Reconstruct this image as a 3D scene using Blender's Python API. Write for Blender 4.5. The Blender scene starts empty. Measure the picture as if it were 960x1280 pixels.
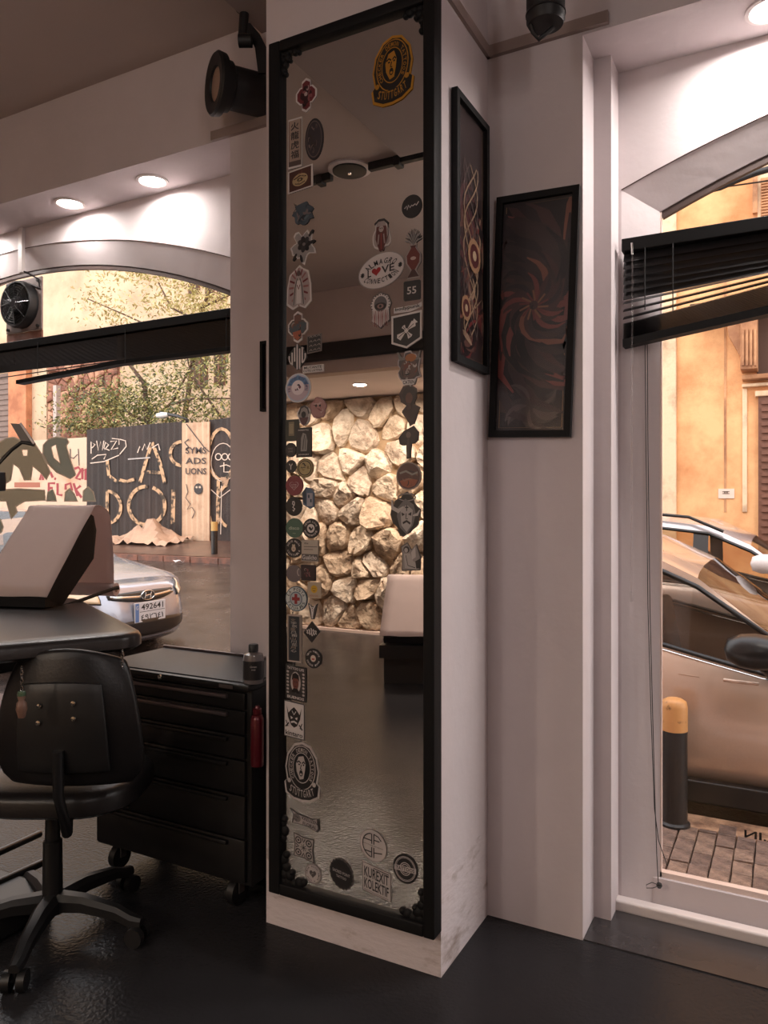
import bpy, bmesh, math, random
from mathutils import Vector, Matrix, Euler
from mathutils.geometry import tessellate_polygon
random.seed(7)
sc = bpy.context.scene
COL = sc.collection
# ------------------------------------------------------------------ camera
F = 950.0; CX = 480.0; HY = 632.0; EYE = 1.4; YAW = math.radians(28.1)
cd = bpy.data.cameras.new('camera'); cam = bpy.data.objects.new('camera', cd); COL.objects.link(cam)
cd.sensor_fit = 'VERTICAL'; cd.sensor_height = 36.0; cd.lens = F/1280*36; cd.shift_y = -(640-HY)/1280
cd.clip_start = 0.05; cd.clip_end = 200
cam.location = (0, 0, EYE); cam.rotation_euler = (math.pi/2, 0, YAW)
sc.camera = cam
# ------------------------------------------------------------------ world, exposure
w = bpy.data.worlds.new('sky'); sc.world = w; w.use_nodes = True
nt = w.node_tree; nt.nodes.clear()
wo = nt.nodes.new('ShaderNodeOutputWorld'); wb = nt.nodes.new('ShaderNodeBackground')
tc = nt.nodes.new('ShaderNodeTexCoord'); sx = nt.nodes.new('ShaderNodeSeparateXYZ'); cr = nt.nodes.new('ShaderNodeValToRGB')
nt.links.new(tc.outputs['Generated'], sx.inputs[0]); nt.links.new(sx.outputs['Z'], cr.inputs[0])
cr.color_ramp.elements[0].position = 0.0; cr.color_ramp.elements[0].color = (1.0, .92, .86, 1)
cr.color_ramp.elements[1].position = 0.7; cr.color_ramp.elements[1].color = (.95, .95, 1.0, 1)
nt.links.new(cr.outputs[0], wb.inputs[0]); wb.inputs[1].default_value = 2.0
nt.links.new(wb.outputs[0], wo.inputs[0])
vs = sc.view_settings; vs.view_transform = 'Standard'; vs.look = 'None'; vs.gamma = 1.0; vs.exposure = 0.65; vs.use_curve_mapping = False
SUN = bpy.data.lights.new('sun', 'SUN'); SUN.energy = .6; SUN.angle = math.radians(25); SUN.color = (1, .92, .84)
so = bpy.data.objects.new('sun', SUN); COL.objects.link(so); so.rotation_euler = (math.radians(42), 0, math.radians(-25))

# ------------------------------------------------------------------ view helpers (all give real positions)
CY, SY = math.cos(YAW), math.sin(YAW)
def W(lat, D, z): return Vector((lat*CY - D*SY, lat*SY + D*CY, z))
def ray(px, py):
    l = (px-CX)/F
    return Vector((l*CY-SY, l*SY+CY, (HY-py)/F))
def onY(px, py, Y):
    r = ray(px, py); t = Y/r.y; return Vector((r.x*t, Y, EYE+r.z*t))
def onZ(px, py, z):
    r = ray(px, py); t = (z-EYE)/r.z; return Vector((r.x*t, r.y*t, z))
def atD(px, py, D):
    r = ray(px, py); return Vector((r.x*D, r.y*D, EYE+r.z*D))
MY = 2.030      # mirror surface plane
def refl(px, py, D):      # a point seen in the mirror
    r = ray(px, py); return Vector((r.x*D, 2*MY-r.y*D, EYE+r.z*D))

# ------------------------------------------------------------------ materials
def lin(c):
    if isinstance(c, str): c = tuple(int(c[i:i+2], 16) for i in (0, 2, 4))
    out = []
    for v in c[:3]:
        v = v/255.0
        out.append(v/12.92 if v <= .04045 else ((v+.055)/1.055)**2.4)
    return tuple(out)
MATS = {}
def mat(name, col, rough=.6, metal=0.0, var=0.0, vscale=3.0, bump=0.0, bscale=40.0, coat=0.0, col2=None, spec=.5,
        emit=0.0, vdetail=6.0, vlo=.35, vhi=.65, stretch=None, sheen=0.0, alpha=None, rough2=None, bdist=.02, transl=0.0):
    if name in MATS: return MATS[name]
    m = bpy.data.materials.new(name); m.use_nodes = True; t = m.node_tree; N = t.nodes; L = t.links
    b = N['Principled BSDF']; c = lin(col)
    b.inputs['Base Color'].default_value = (*c, 1); b.inputs['Roughness'].default_value = rough
    b.inputs['Metallic'].default_value = metal; b.inputs['Specular IOR Level'].default_value = spec
    if coat: b.inputs['Coat Weight'].default_value = coat; b.inputs['Coat Roughness'].default_value = .08
    if sheen: b.inputs['Sheen Weight'].default_value = sheen
    if emit: b.inputs['Emission Color'].default_value = (*c, 1); b.inputs['Emission Strength'].default_value = emit
    if var or bump or col2 is not None or rough2 is not None:
        g = N.new('ShaderNodeTexCoord'); mp = N.new('ShaderNodeMapping'); L.new(g.outputs['Object'], mp.inputs[0])
        if stretch: mp.inputs['Scale'].default_value = stretch
    if var or col2 is not None:
        n = N.new('ShaderNodeTexNoise'); n.inputs['Scale'].default_value = vscale; n.inputs['Detail'].default_value = vdetail
        n.inputs['Roughness'].default_value = .62
        L.new(mp.outputs[0], n.inputs['Vector'])
        r = N.new('ShaderNodeValToRGB'); L.new(n.outputs['Fac'], r.inputs[0])
        r.color_ramp.elements[0].position = vlo; r.color_ramp.elements[1].position = vhi
        c2 = lin(col2) if col2 is not None else tuple(max(0, x*(1-var)) for x in c)
        r.color_ramp.elements[0].color = (*c2, 1); r.color_ramp.elements[1].color = (*c, 1)
        L.new(r.outputs[0], b.inputs['Base Color'])
        if rough2 is not None:
            q = N.new('ShaderNodeMapRange'); L.new(n.outputs['Fac'], q.inputs[0]); q.inputs[1].default_value = vlo; q.inputs[2].default_value = vhi
            q.inputs[3].default_value = rough2; q.inputs[4].default_value = rough; L.new(q.outputs[0], b.inputs['Roughness'])
    if bump:
        n2 = N.new('ShaderNodeTexNoise'); n2.inputs['Scale'].default_value = bscale; n2.inputs['Detail'].default_value = 5
        L.new(mp.outputs[0], n2.inputs['Vector'])
        bp = N.new('ShaderNodeBump'); bp.inputs['Strength'].default_value = bump; bp.inputs['Distance'].default_value = bdist
        L.new(n2.outputs['Fac'], bp.inputs['Height']); L.new(bp.outputs[0], b.inputs['Normal'])
    if transl:
        tl = N.new('ShaderNodeBsdfTranslucent'); tl.inputs[0].default_value = (*c, 1); mx = N.new('ShaderNodeMixShader'); mx.inputs[0].default_value = transl
        o = N['Material Output']; L.new(b.outputs[0], mx.inputs[1]); L.new(tl.outputs[0], mx.inputs[2]); L.new(mx.outputs[0], o.inputs[0])
    MATS[name] = m; return m

def glass_mat(name, tint=(1, 1, 1), refl_=.08, dirt=0.0, dcol=(150, 130, 110), rough=.0):
    m = bpy.data.materials.new(name); m.use_nodes = True; t = m.node_tree; N = t.nodes; L = t.links; N.clear()
    o = N.new('ShaderNodeOutputMaterial'); tr = N.new('ShaderNodeBsdfTransparent'); tr.inputs[0].default_value = (*tint, 1)
    gl = N.new('ShaderNodeBsdfGlossy'); gl.inputs['Roughness'].default_value = rough
    fr = N.new('ShaderNodeLayerWeight'); fr.inputs[0].default_value = .5; pw_ = N.new('ShaderNodeMath'); pw_.operation = 'POWER'; pw_.inputs[1].default_value = 3.0; L.new(fr.outputs['Facing'], pw_.inputs[0])
    mr = N.new('ShaderNodeMapRange'); mr.inputs[3].default_value = refl_*.5; mr.inputs[4].default_value = min(1, refl_*5)
    L.new(pw_.outputs[0], mr.inputs[0])
    mx = N.new('ShaderNodeMixShader'); L.new(mr.outputs[0], mx.inputs[0]); L.new(tr.outputs[0], mx.inputs[1]); L.new(gl.outputs[0], mx.inputs[2])
    last = mx
    if dirt:
        df = N.new('ShaderNodeBsdfDiffuse'); df.inputs[0].default_value = (*lin(dcol), 1)
        g = N.new('ShaderNodeTexCoord'); n = N.new('ShaderNodeTexNoise'); n.inputs['Scale'].default_value = 160; n.inputs['Detail'].default_value = 3
        L.new(g.outputs['Object'], n.inputs['Vector'])
        n3 = N.new('ShaderNodeTexNoise'); n3.inputs['Scale'].default_value = 2.2; L.new(g.outputs['Object'], n3.inputs['Vector'])
        mu = N.new('ShaderNodeMath'); mu.operation = 'MULTIPLY'; L.new(n.outputs['Fac'], mu.inputs[0]); L.new(n3.outputs['Fac'], mu.inputs[1])
        r = N.new('ShaderNodeMapRange'); r.inputs[1].default_value = .24; r.inputs[2].default_value = .5; r.inputs[4].default_value = dirt
        L.new(mu.outputs[0], r.inputs[0])
        m2 = N.new('ShaderNodeMixShader'); L.new(r.outputs[0], m2.inputs[0]); L.new(mx.outputs[0], m2.inputs[1]); L.new(df.outputs[0], m2.inputs[2]); last = m2
    L.new(last.outputs[0], o.inputs[0]); MATS[name] = m; return m

def emit_mat(name, col, s):
    m = bpy.data.materials.new(name); m.use_nodes = True; t = m.node_tree; t.nodes.clear()
    o = t.nodes.new('ShaderNodeOutputMaterial'); e = t.nodes.new('ShaderNodeEmission'); e.inputs[0].default_value = (*col, 1); e.inputs[1].default_value = s
    t.links.new(e.outputs[0], o.inputs[0]); return m

# ------------------------------------------------------------------ object helpers
def tag(o, label=None, cat=None, group=None, kind=None):
    if label: o['label'] = label
    if cat: o['category'] = cat
    if group: o['group'] = group
    if kind: o['kind'] = kind
    return o
def empty(name, loc, label, cat, group=None, rz=0.0):
    o = bpy.data.objects.new(name, None); COL.objects.link(o); o.location = loc; o.rotation_euler = (0, 0, rz)
    o.empty_display_size = .05
    return tag(o, label, cat, group)

class MB:
    def __init__(s): s.v = []; s.f = []; s.mi = []; s.mats = []; s.cur = 0
    def use(s, m):
        if m not in s.mats: s.mats.append(m)
        s.cur = s.mats.index(m); return s
    def add(s, vs_, fs):
        b = len(s.v); s.v += [Vector(x) for x in vs_]
        for f in fs: s.f.append([b+i for i in f]); s.mi.append(s.cur)
        return s
    def box(s, lo, hi, M=None, bev=0.0):
        lo = Vector(lo); hi = Vector(hi)
        if bev > 0:
            bm = bmesh.new(); bmesh.ops.create_cube(bm, size=1)
            for v in bm.verts: v.co = Vector([(lo[i]+hi[i])/2 + v.co[i]*(hi[i]-lo[i]) for i in range(3)])
            bmesh.ops.bevel(bm, geom=bm.edges[:], offset=bev, segments=3, affect='EDGES', profile=.5)
            bm.verts.index_update()
            vs_ = [v.co.copy() for v in bm.verts]; fs = [[v.index for v in f.verts] for f in bm.faces]; bm.free()
        else:
            vs_ = [Vector((x, y, z)) for z in (lo.z, hi.z) for y in (lo.y, hi.y) for x in (lo.x, hi.x)]
            fs = [(0, 2, 3, 1), (4, 5, 7, 6), (0, 1, 5, 4), (2, 6, 7, 3), (0, 4, 6, 2), (1, 3, 7, 5)]
        if M is not None: vs_ = [M @ v for v in vs_]
        return s.add(vs_, fs)
    def cyl(s, p0, p1, r0, r1=None, seg=16, cap=True):
        p0 = Vector(p0); p1 = Vector(p1); r1 = r0 if r1 is None else r1
        d = (p1-p0).normalized(); a = d.orthogonal().normalized(); b = d.cross(a)
        vs_ = []
        for p, r in ((p0, r0), (p1, r1)):
            for i in range(seg):
                t = 2*math.pi*i/seg; vs_.append(p + a*math.cos(t)*r + b*math.sin(t)*r)
        fs = [(i, (i+1) % seg, seg+(i+1) % seg, seg+i) for i in range(seg)]
        if cap: fs += [tuple(range(seg))[::-1], tuple(range(seg, 2*seg))]
        return s.add(vs_, fs)
    def lathe(s, prof, c=(0, 0, 0), axis=(0, 0, 1), seg=24):
        c = Vector(c); d = Vector(axis).normalized(); a = d.orthogonal().normalized(); b = d.cross(a); vs_ = []; fs = []
        for r, h in prof:
            for i in range(seg):
                t = 2*math.pi*i/seg; vs_.append(c + d*h + a*math.cos(t)*r + b*math.sin(t)*r)
        for k in range(len(prof)-1):
            for i in range(seg):
                fs.append((k*seg+i, k*seg+(i+1) % seg, (k+1)*seg+(i+1) % seg, (k+1)*seg+i))
        if prof[0][0] > 1e-5: fs.append(tuple(range(seg))[::-1])
        if prof[-1][0] > 1e-5: fs.append(tuple(range((len(prof)-1)*seg, len(prof)*seg)))
        return s.add(vs_, fs)
    def tube(s, pts, r, seg=8, closed=False):
        pts = [Vector(p) for p in pts]; n = len(pts); vs_ = []; fs = []
        for k in range(n):
            if closed: d = pts[(k+1) % n]-pts[k-1]
            else: d = pts[min(k+1, n-1)]-pts[max(k-1, 0)]
            d.normalize()
            ref = Vector((0, 0, 1)) if abs(d.z) < .9 else Vector((0, 1, 0))
            a = d.cross(ref).normalized(); b = a.cross(d).normalized()
            rr = r[k] if isinstance(r, (list, tuple)) else r
            for i in range(seg):
                t = 2*math.pi*i/seg; vs_.append(pts[k] + a*math.cos(t)*rr + b*math.sin(t)*rr)
        m = n if closed else n-1
        for k in range(m):
            k2 = (k+1) % n
            for i in range(seg): fs.append((k*seg+i, k*seg+(i+1) % seg, k2*seg+(i+1) % seg, k2*seg+i))
        if not closed: fs += [tuple(range(seg))[::-1], tuple(range((n-1)*seg, n*seg))]
        return s.add(vs_, fs)
    def grid(s, rows, closed=False):
        nr = len(rows); nc = len(rows[0]); vs_ = [p for r in rows for p in r]; fs = []
        for i in range(nr-1):
            for j in range(nc if closed else nc-1):
                j2 = (j+1) % nc; fs.append((i*nc+j, i*nc+j2, (i+1)*nc+j2, (i+1)*nc+j))
        return s.add(vs_, fs)
    def prism(s, pts2, lo, hi, mp):
        """polygon (u,v) extruded between h=lo and h=hi with mp(u,v,h)->3D"""
        n = len(pts2); vs_ = [mp(u, v, lo) for u, v in pts2]+[mp(u, v, hi) for u, v in pts2]
        tri = tessellate_polygon([[Vector((u, v, 0)) for u, v in pts2]])
        fs = [tuple(t) for t in tri]+[tuple(n+i for i in t)[::-1] for t in tri]
        fs += [(i, (i+1) % n, n+(i+1) % n, n+i) for i in range(n)]
        return s.add(vs_, fs)
    def build(s, name, m=None, parent=None, smooth=None, label=None, kind=None, subd=0, loc=None):
        me = bpy.data.meshes.new(name); me.from_pydata([tuple(v) for v in s.v], [], s.f)
        if m is not None and not s.mats: me.materials.append(m)
        else:
            for x in s.mats: me.materials.append(x)
            me.polygons.foreach_set('material_index', s.mi)
        me.update()
        bm = bmesh.new(); bm.from_mesh(me); bmesh.ops.recalc_face_normals(bm, faces=bm.faces[:]); bm.to_mesh(me); bm.free()
        if smooth is not None:
            me.polygons.foreach_set('use_smooth', [True]*len(me.polygons))
            me.set_sharp_from_angle(angle=math.radians(smooth))
        o = bpy.data.objects.new(name, me); COL.objects.link(o)
        if parent is not None:
            o.parent = parent
            if loc is None:
                # vertices were given in world space: bring them into the parent's frame
                Mi = pw(parent).inverted(); me.transform(Mi)
        if loc is not None: o.location = loc
        if label: o['label'] = label
        if kind: o['kind'] = kind
        if subd:
            q = o.modifiers.new('subdivision', 'SUBSURF'); q.levels = subd; q.render_levels = subd
        return o
def pw(o):
    M = Matrix.LocRotScale(o.location, o.rotation_euler, o.scale)
    return pw(o.parent) @ M if o.parent else M
def one(name, mb, m, label, cat, group=None, smooth=None, loc=None, subd=0):
    """a thing that is one mesh; its origin is put at its own base"""
    o = mb.build(name, m, smooth=smooth, subd=subd)
    vs_ = [v.co for v in o.data.vertices]
    c = Vector(((min(v.x for v in vs_)+max(v.x for v in vs_))/2, (min(v.y for v in vs_)+max(v.y for v in vs_))/2, min(v.z for v in vs_)))
    o.data.transform(Matrix.Translation(-c)); o.location = c
    return tag(o, label, cat, group)

_tc = {}
def text2d(s_):
    """string -> (triangles in 2D, height about 0.7, width)"""
    if s_ in _tc: return _tc[s_]
    c = bpy.data.curves.new('t', 'FONT'); c.body = s_; c.size = 1; c.resolution_u = 2; c.align_x = 'LEFT'; c.offset = .016
    o = bpy.data.objects.new('t', c); COL.objects.link(o)
    dg = bpy.context.evaluated_depsgraph_get(); me = o.evaluated_get(dg).to_mesh()
    vs_ = [(v.co.x, v.co.y) for v in me.vertices]; fs = [list(p.vertices) for p in me.polygons]
    o.evaluated_get(dg).to_mesh_clear(); bpy.data.objects.remove(o); bpy.data.curves.remove(c)
    if not vs_: vs_ = [(0, 0), (.3, 0), (.3, .01)]; fs = [[0, 1, 2]]
    x0 = min(p[0] for p in vs_); x1 = max(p[0] for p in vs_); y0 = min(p[1] for p in vs_); y1 = max(p[1] for p in vs_)
    _tc[s_] = (vs_, fs, x0, x1, y0, y1); return _tc[s_]

class Flat:
    """flat printed layers; u right, v up; each layer a hair above the last"""
    STEP = .00035
    def __init__(s): s.items = []
    def _lv(s, lv): return lv+.011*(len(s.items) % 80)
    def poly(s, pts, col, lv=1, holes=None):
        lv = s._lv(lv)
        loops = [[Vector((u, v, 0)) for u, v in pts]]+[[Vector((u, v, 0)) for u, v in h] for h in (holes or [])]
        tri = tessellate_polygon(loops); flat = [p for l in loops for p in l]
        s.items.append(([(p.x, p.y) for p in flat], [list(t) for t in tri], col, lv)); return s
    def ell(s, cx, cy, rx, ry, col, lv=1, n=20, rot=0):
        return s.poly([(cx+rx*math.cos(2*math.pi*i/n)*math.cos(rot)-ry*math.sin(2*math.pi*i/n)*math.sin(rot),
                        cy+rx*math.cos(2*math.pi*i/n)*math.sin(rot)+ry*math.sin(2*math.pi*i/n)*math.cos(rot)) for i in range(n)], col, lv)
    def rect(s, x0, y0, x1, y1, col, lv=1): return s.poly([(x0, y0), (x1, y0), (x1, y1), (x0, y1)], col, lv)
    def ring(s, cx, cy, rx, ry, t, col, lv=1, n=28, a0=0, a1=360):
        pts = [(cx+rx*math.cos(math.radians(a0+(a1-a0)*i/n)), cy+ry*math.sin(math.radians(a0+(a1-a0)*i/n))) for i in range(n+1)]
        return s.stroke(pts, t, col, lv)
    def stroke(s, pts, wd, col, lv=1, taper=False):
        lv = s._lv(lv)
        n = len(pts); vs_ = []; fs = []
        for k in range(n):
            a = pts[max(k-1, 0)]; b = pts[min(k+1, n-1)]
            if pts[0] == pts[-1] or (abs(pts[0][0]-pts[-1][0]) < 1e-6 and abs(pts[0][1]-pts[-1][1]) < 1e-6):
                a = pts[k-1] if k > 0 else pts[-2]; b = pts[k+1] if k < n-1 else pts[1]
            dx, dy = b[0]-a[0], b[1]-a[1]; l = math.hypot(dx, dy) or 1
            ww = wd/2*(math.sin(math.pi*(k+.4)/(n-.2)) if taper else 1)
            vs_ += [(pts[k][0]-dy/l*ww, pts[k][1]+dx/l*ww), (pts[k][0]+dy/l*ww, pts[k][1]-dx/l*ww)]
        fs = [[2*k, 2*k+1, 2*k+3, 2*k+2] for k in range(n-1)]
        s.items.append((vs_, fs, col, lv)); return s
    def text(s, st, cx, cy, wd, ht, col, lv=2, rot=0.0):
        vs_, fs, x0, x1, y0, y1 = text2d(st); kx = wd/max(x1-x0, 1e-3); ky = ht/max(y1-y0, 1e-3); c, sn = math.cos(rot), math.sin(rot)
        out = []
        for x, y in vs_:
            X = (x-(x0+x1)/2)*kx; Y = (y-(y0+y1)/2)*ky; out.append((cx+X*c-Y*sn, cy+X*sn+Y*c))
        s.items.append((out, fs, col, lv)); return s
    def arc(s, st, cx, cy, rx, ry, a0, a1, ht, col, lv=2, cw=None, flip=False):
        """letters along an ellipse from angle a0 to a1 (degrees)"""
        n = len(st)
        for i, ch in enumerate(st):
            if ch == ' ': continue
            a = math.radians(a0+(a1-a0)*(i+.5)/n)
            arcl = abs(math.radians(a1-a0))*(rx+ry)/2/n
            rot = math.atan2(ry*math.cos(a), -rx*math.sin(a)) if flip else math.atan2(-ry*math.cos(a), rx*math.sin(a))
            s.text(ch, cx+rx*math.cos(a), cy+ry*math.sin(a), (cw or arcl*.78), ht, col, lv, rot)
        return s
    def into(s, mb, mp, cm, h0=0.0):
        for vs_, fs, col, lv in s.items:
            mb.use(cm(col)); mb.add([mp(u, v, h0+s.STEP*lv) for u, v in vs_], fs)
        return mb
_cm = {}
def ink_dark(col): return ink(tuple(int(int(col[i:i+2], 16)*.85) for i in (0, 2, 4)))
def ink(col):
    k = col if isinstance(col, str) else '%02x%02x%02x' % tuple(int(c) for c in col)
    if k not in _cm: _cm[k] = mat('ink_'+k, col, rough=.35, spec=.4)
    return _cm[k]
# ------------------------------------------------------------------ palette
M_wall = mat('white_plaster', (210, 199, 200), .75, var=.07, vscale=2.2, bump=.08, bscale=25)
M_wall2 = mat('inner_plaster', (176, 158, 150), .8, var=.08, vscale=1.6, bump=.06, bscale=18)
M_base = mat('scuffed_plaster', (210, 199, 200), .75, col2=(140, 120, 108), vscale=5, vlo=.26, vhi=.44, bump=.15, bscale=30, stretch=(1, 1, 2.5))
M_ceil = mat('ceiling_paint', (184, 168, 160), .85, var=.05, vscale=1.5)
M_beam = mat('beam_paint', (160, 146, 142), .85, var=.05, vscale=1.5)
M_trim = mat('trim_paint', (150, 132, 126), .6)
M_floor = mat('dark_floor_epoxy', (42, 41, 43), .13, var=.15, vscale=3, bump=.13, bscale=75, rough2=.2, spec=.5); M_floor.node_tree.nodes['Principled BSDF'].inputs['IOR'].default_value = 1.22
M_black = mat('black_frame', (23, 22, 23), .6, bump=.03, bscale=60, spec=.2)
M_bmetal = mat('black_metal', (24, 23, 24), .35, metal=.0, coat=.2)
M_plastic = mat('black_plastic', (22, 21, 22), .45)
M_bedtop = mat('satin_black_vinyl', (34, 31, 31), .30, bump=.05, bscale=120, spec=.75)
M_leather = mat('black_leather', (24, 22, 23), .36, bump=.05, bscale=120, spec=.35)
M_chrome = mat('chrome', (210, 208, 205), .12, metal=1)
M_grey = mat('grey_metal', (130, 122, 120), .3, metal=.8)
M_white = mat('white_plastic', (215, 205, 202), .4)
M_paper = mat('bed_paper', (214, 196, 192), .8, var=.05, vscale=8, bump=.10, bscale=14, transl=.35)
M_mirror = bpy.data.materials.new('mirror_silver'); M_mirror.use_nodes = True
_b = M_mirror.node_tree.nodes['Principled BSDF']; _b.inputs['Metallic'].default_value = 1; _b.inputs['Roughness'].default_value = 0.0
_b.inputs['Base Color'].default_value = (.84, .82, .80, 1)
M_glass = glass_mat('window_glass', (.97, .96, .95), .05, dirt=.10, dcol=(220, 190, 150))

CEIL = 3.34; WY = 2.46; FY = 2.737; GY = 2.79; BY = -3.24; AY = -1.75; AZ = 2.595; XL = -6.2; XR = 3.2
def struct(name, mb, m, smooth=None): return mb.build(name, m, smooth=smooth, kind='structure')
mb = MB(); mb.box((XL-.2, BY-.2, -.25), (XR+.2, FY, 0)); struct('floor', mb, M_floor)
mb = MB(); mb.box((XL-.2, AY, CEIL), (XR+.2, 3.05, CEIL+.2)); struct('ceiling', mb, M_ceil)
mb = MB(); mb.box((-1.87, .37, CEIL-.045), (XR, WY, CEIL)); struct('trim_1', mb, M_beam)
# the pillar that carries the mirror
mb = MB()
mb.use(M_wall).box((-1.552, 2.067, .30), (-.912, WY, CEIL))
mb.use(M_base).box((-1.552, 2.067, 0), (-.912, WY, .30))
struct('wall_pillar', mb, M_wall)
# window wall, inner layer with two niches
NR = (-.588, 2.49); NL = (-5.41, -2.03); NZ = 2.915
mb = MB(); mb.use(M_wall)
for a, b_ in ((XL, NL[0]), (NL[1], NR[0]), (NR[1], XR)): mb.box((a, WY, 0), (b_, FY+.02, NZ))
mb.box((XL, WY, NZ), (XR, FY+.02, CEIL))
mb.box((NR[0]-.01, 2.614, 0), (-.530, FY+.02, NZ))
mb.box((NL[1]-.045, 2.614, 0), (NL[1]+.01, FY+.02, NZ))
# outer layer with arched openings
WIN = {'R': (.95, 1.35, 2.71), 'L': (-3.75, 1.58, 2.70)}; RADS = {'R': 3.33, 'L': 3.70}; RISE = {'R': .08, 'L': .105}; SPL = .12
def arch_z(dx, apex, RAD): return apex - (RAD - math.sqrt(RAD*RAD-dx*dx))
def arch_pts(c, hw, apex, k, n=28): return [(c-hw+2*hw*i/n, arch_z(-hw+2*hw*i/n, apex, RADS[k])) for i in range(n+1)]
OUT = 3.05
spans = [(XL, WIN['L'][0]-WIN['L'][1]-SPL), (WIN['L'][0]+WIN['L'][1]+SPL, WIN['R'][0]-WIN['R'][1]-SPL), (WIN['R'][0]+WIN['R'][1]+SPL, XR)]
for a, b_ in spans: mb.box((a, FY, 0), (b_, OUT, CEIL))
for k in 'LR':
    c, hw, ap = WIN[k]
    inner = [(c+(x-c)*(hw+SPL)/hw, z+RISE[k]) for x, z in arch_pts(c, hw, ap, k)]; outer = arch_pts(c, hw, ap, k)
    mb.grid([[Vector((x, FY, CEIL)) for x, z in inner], [Vector((x, FY, z)) for x, z in inner], [Vector((x, GY, z)) for x, z in outer],
             [Vector((x, GY+.03, z)) for x, z in outer], [Vector((x, OUT, z)) for x, z in inner], [Vector((x, OUT, CEIL)) for x, z in inner]])
    for sgn in (-1, 1):   # splayed jambs
        xi = c+sgn*(hw+SPL); xo = c+sgn*hw
        zi = inner[0][1]; zo = outer[0][1]
        mb.grid([[Vector((xi, FY, 0)), Vector((xi, FY, zi))], [Vector((xo, GY, 0)), Vector((xo, GY, zo))], [Vector((xo, GY+.03, 0)), Vector((xo, GY+.03, zo))],
                 [Vector((xi, OUT, 0)), Vector((xi, OUT, zi))]])
struct('wall_street', mb, M_wall)
# low sills
for k, zt in (('L', .105), ('R', .105)):
    c, hw, ap = WIN[k]; mb = MB(); yf = GY-.012
    mb.box((c-hw-.02, yf, 0), (c+hw+.02, GY+.035, zt)); mb.box((c-hw-.02, GY+.035, -.1), (c+hw+.02, OUT, -.06))
    struct('trim_%d' % (2 if k == 'L' else 3), mb, M_wall)
mb = MB(); mb.box((-.56, 2.69, .0), (2.46, 2.735, .040), bev=.008); struct('baseboard_street', mb, M_white)
mb = MB(); mb.box((-.585, 2.462, 0.0), (2.49, 2.735, .004)); struct('trim_4', mb, mat('grey_threshold', (56, 53, 54), .22, var=.1))
# narrow strips left by a shelf line under the ceiling
mb = MB(); mb.box((-.912, 2.067, 2.925), (-.900, WY, 2.962)); struct('trim_5', mb, M_trim)
mb = MB(); mb.box((-.912, WY-.018, 2.925), (-.505, WY, 2.962)); struct('trim_6', mb, M_trim)
mb = MB(); mb.box((-2.12, WY-.018, 2.915), (-1.552, WY, 2.952)); struct('trim_7', mb, M_trim)
# arch joints
M_dark = mat('dark_joint', (86, 66, 62), .8)
for k, nm in (('L', 'trim_8'), ('R', 'trim_9')):
    c, hw, ap = WIN[k]; mb = MB()
    mb.tube([(c+(x-c)*(hw+SPL)/hw, FY-.0005, z+RISE[k]) for x, z in arch_pts(c, hw, ap, k)], .0022, 5)
    struct(nm, mb, M_dark)
# windows
M_fr = mat('dark_window_frame', (74, 58, 54), .5); M_frw = mat('white_window_frame', (225, 205, 195), .5)
for k, nm, zb in (('L', 'window_1', .105), ('R', 'window_2', .105)):
    c, hw, ap = WIN[k]; pts = arch_pts(c, hw, ap, k)
    e = bpy.data.objects.new(nm, None); COL.objects.link(e); e.location = (c, GY, zb); e['kind'] = 'structure'
    mb = MB(); rows = []
    for dy, dz, sc_ in ((0, 0, 1), (0, -.022, .993), (.02, -.022, .993), (.02, 0, 1)):
        rows.append([Vector((c+(x-c)*sc_, GY+.005+dy, z+dz)) for x, z in pts])
    rows.append(rows[0]); mb.grid(rows); mb.build('arch_frame', M_fr, e)
    for sgn in (-1, 1):
        mb = MB(); mb.box((c+sgn*hw-.006, GY+.002, zb), (c+sgn*hw+.006, GY+.022, pts[0][1])); mb.build('side_frame', M_frw, e)
    mb = MB(); mb.box((c-hw, GY+.002, zb), (c+hw, GY+.03, zb+.018)); mb.build('bottom_frame', M_frw, e)
    mb = MB(); gp = [(c-hw+.01, zb+.02)]+[(c+(x-c)*.993, z-.02) for x, z in pts]+[(c+hw-.01, zb+.02)]
    mb.add([(x, GY+.02, z) for x, z in gp], [tuple(range(len(gp)))]); mb.build('pane', M_glass, e)
# remaining room shell
mb = MB(); mb.box((XL-.2, BY-.2, 0), (XL, OUT, CEIL)); struct('wall_left', mb, M_wall2)
mb = MB(); mb.box((XR, BY-.2, 0), (XR+.2, OUT, CEIL)); struct('wall_right', mb, M_wall2)
mb = MB(); mb.box((XL, AY-.15, AZ), (XR, AY, CEIL)); struct('wall_alcove', mb, M_wall2)
mb = MB(); mb.box((XL, BY-.2, AZ), (XR, AY-.15, AZ+.15)); struct('trim_10', mb, M_wall)
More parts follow.
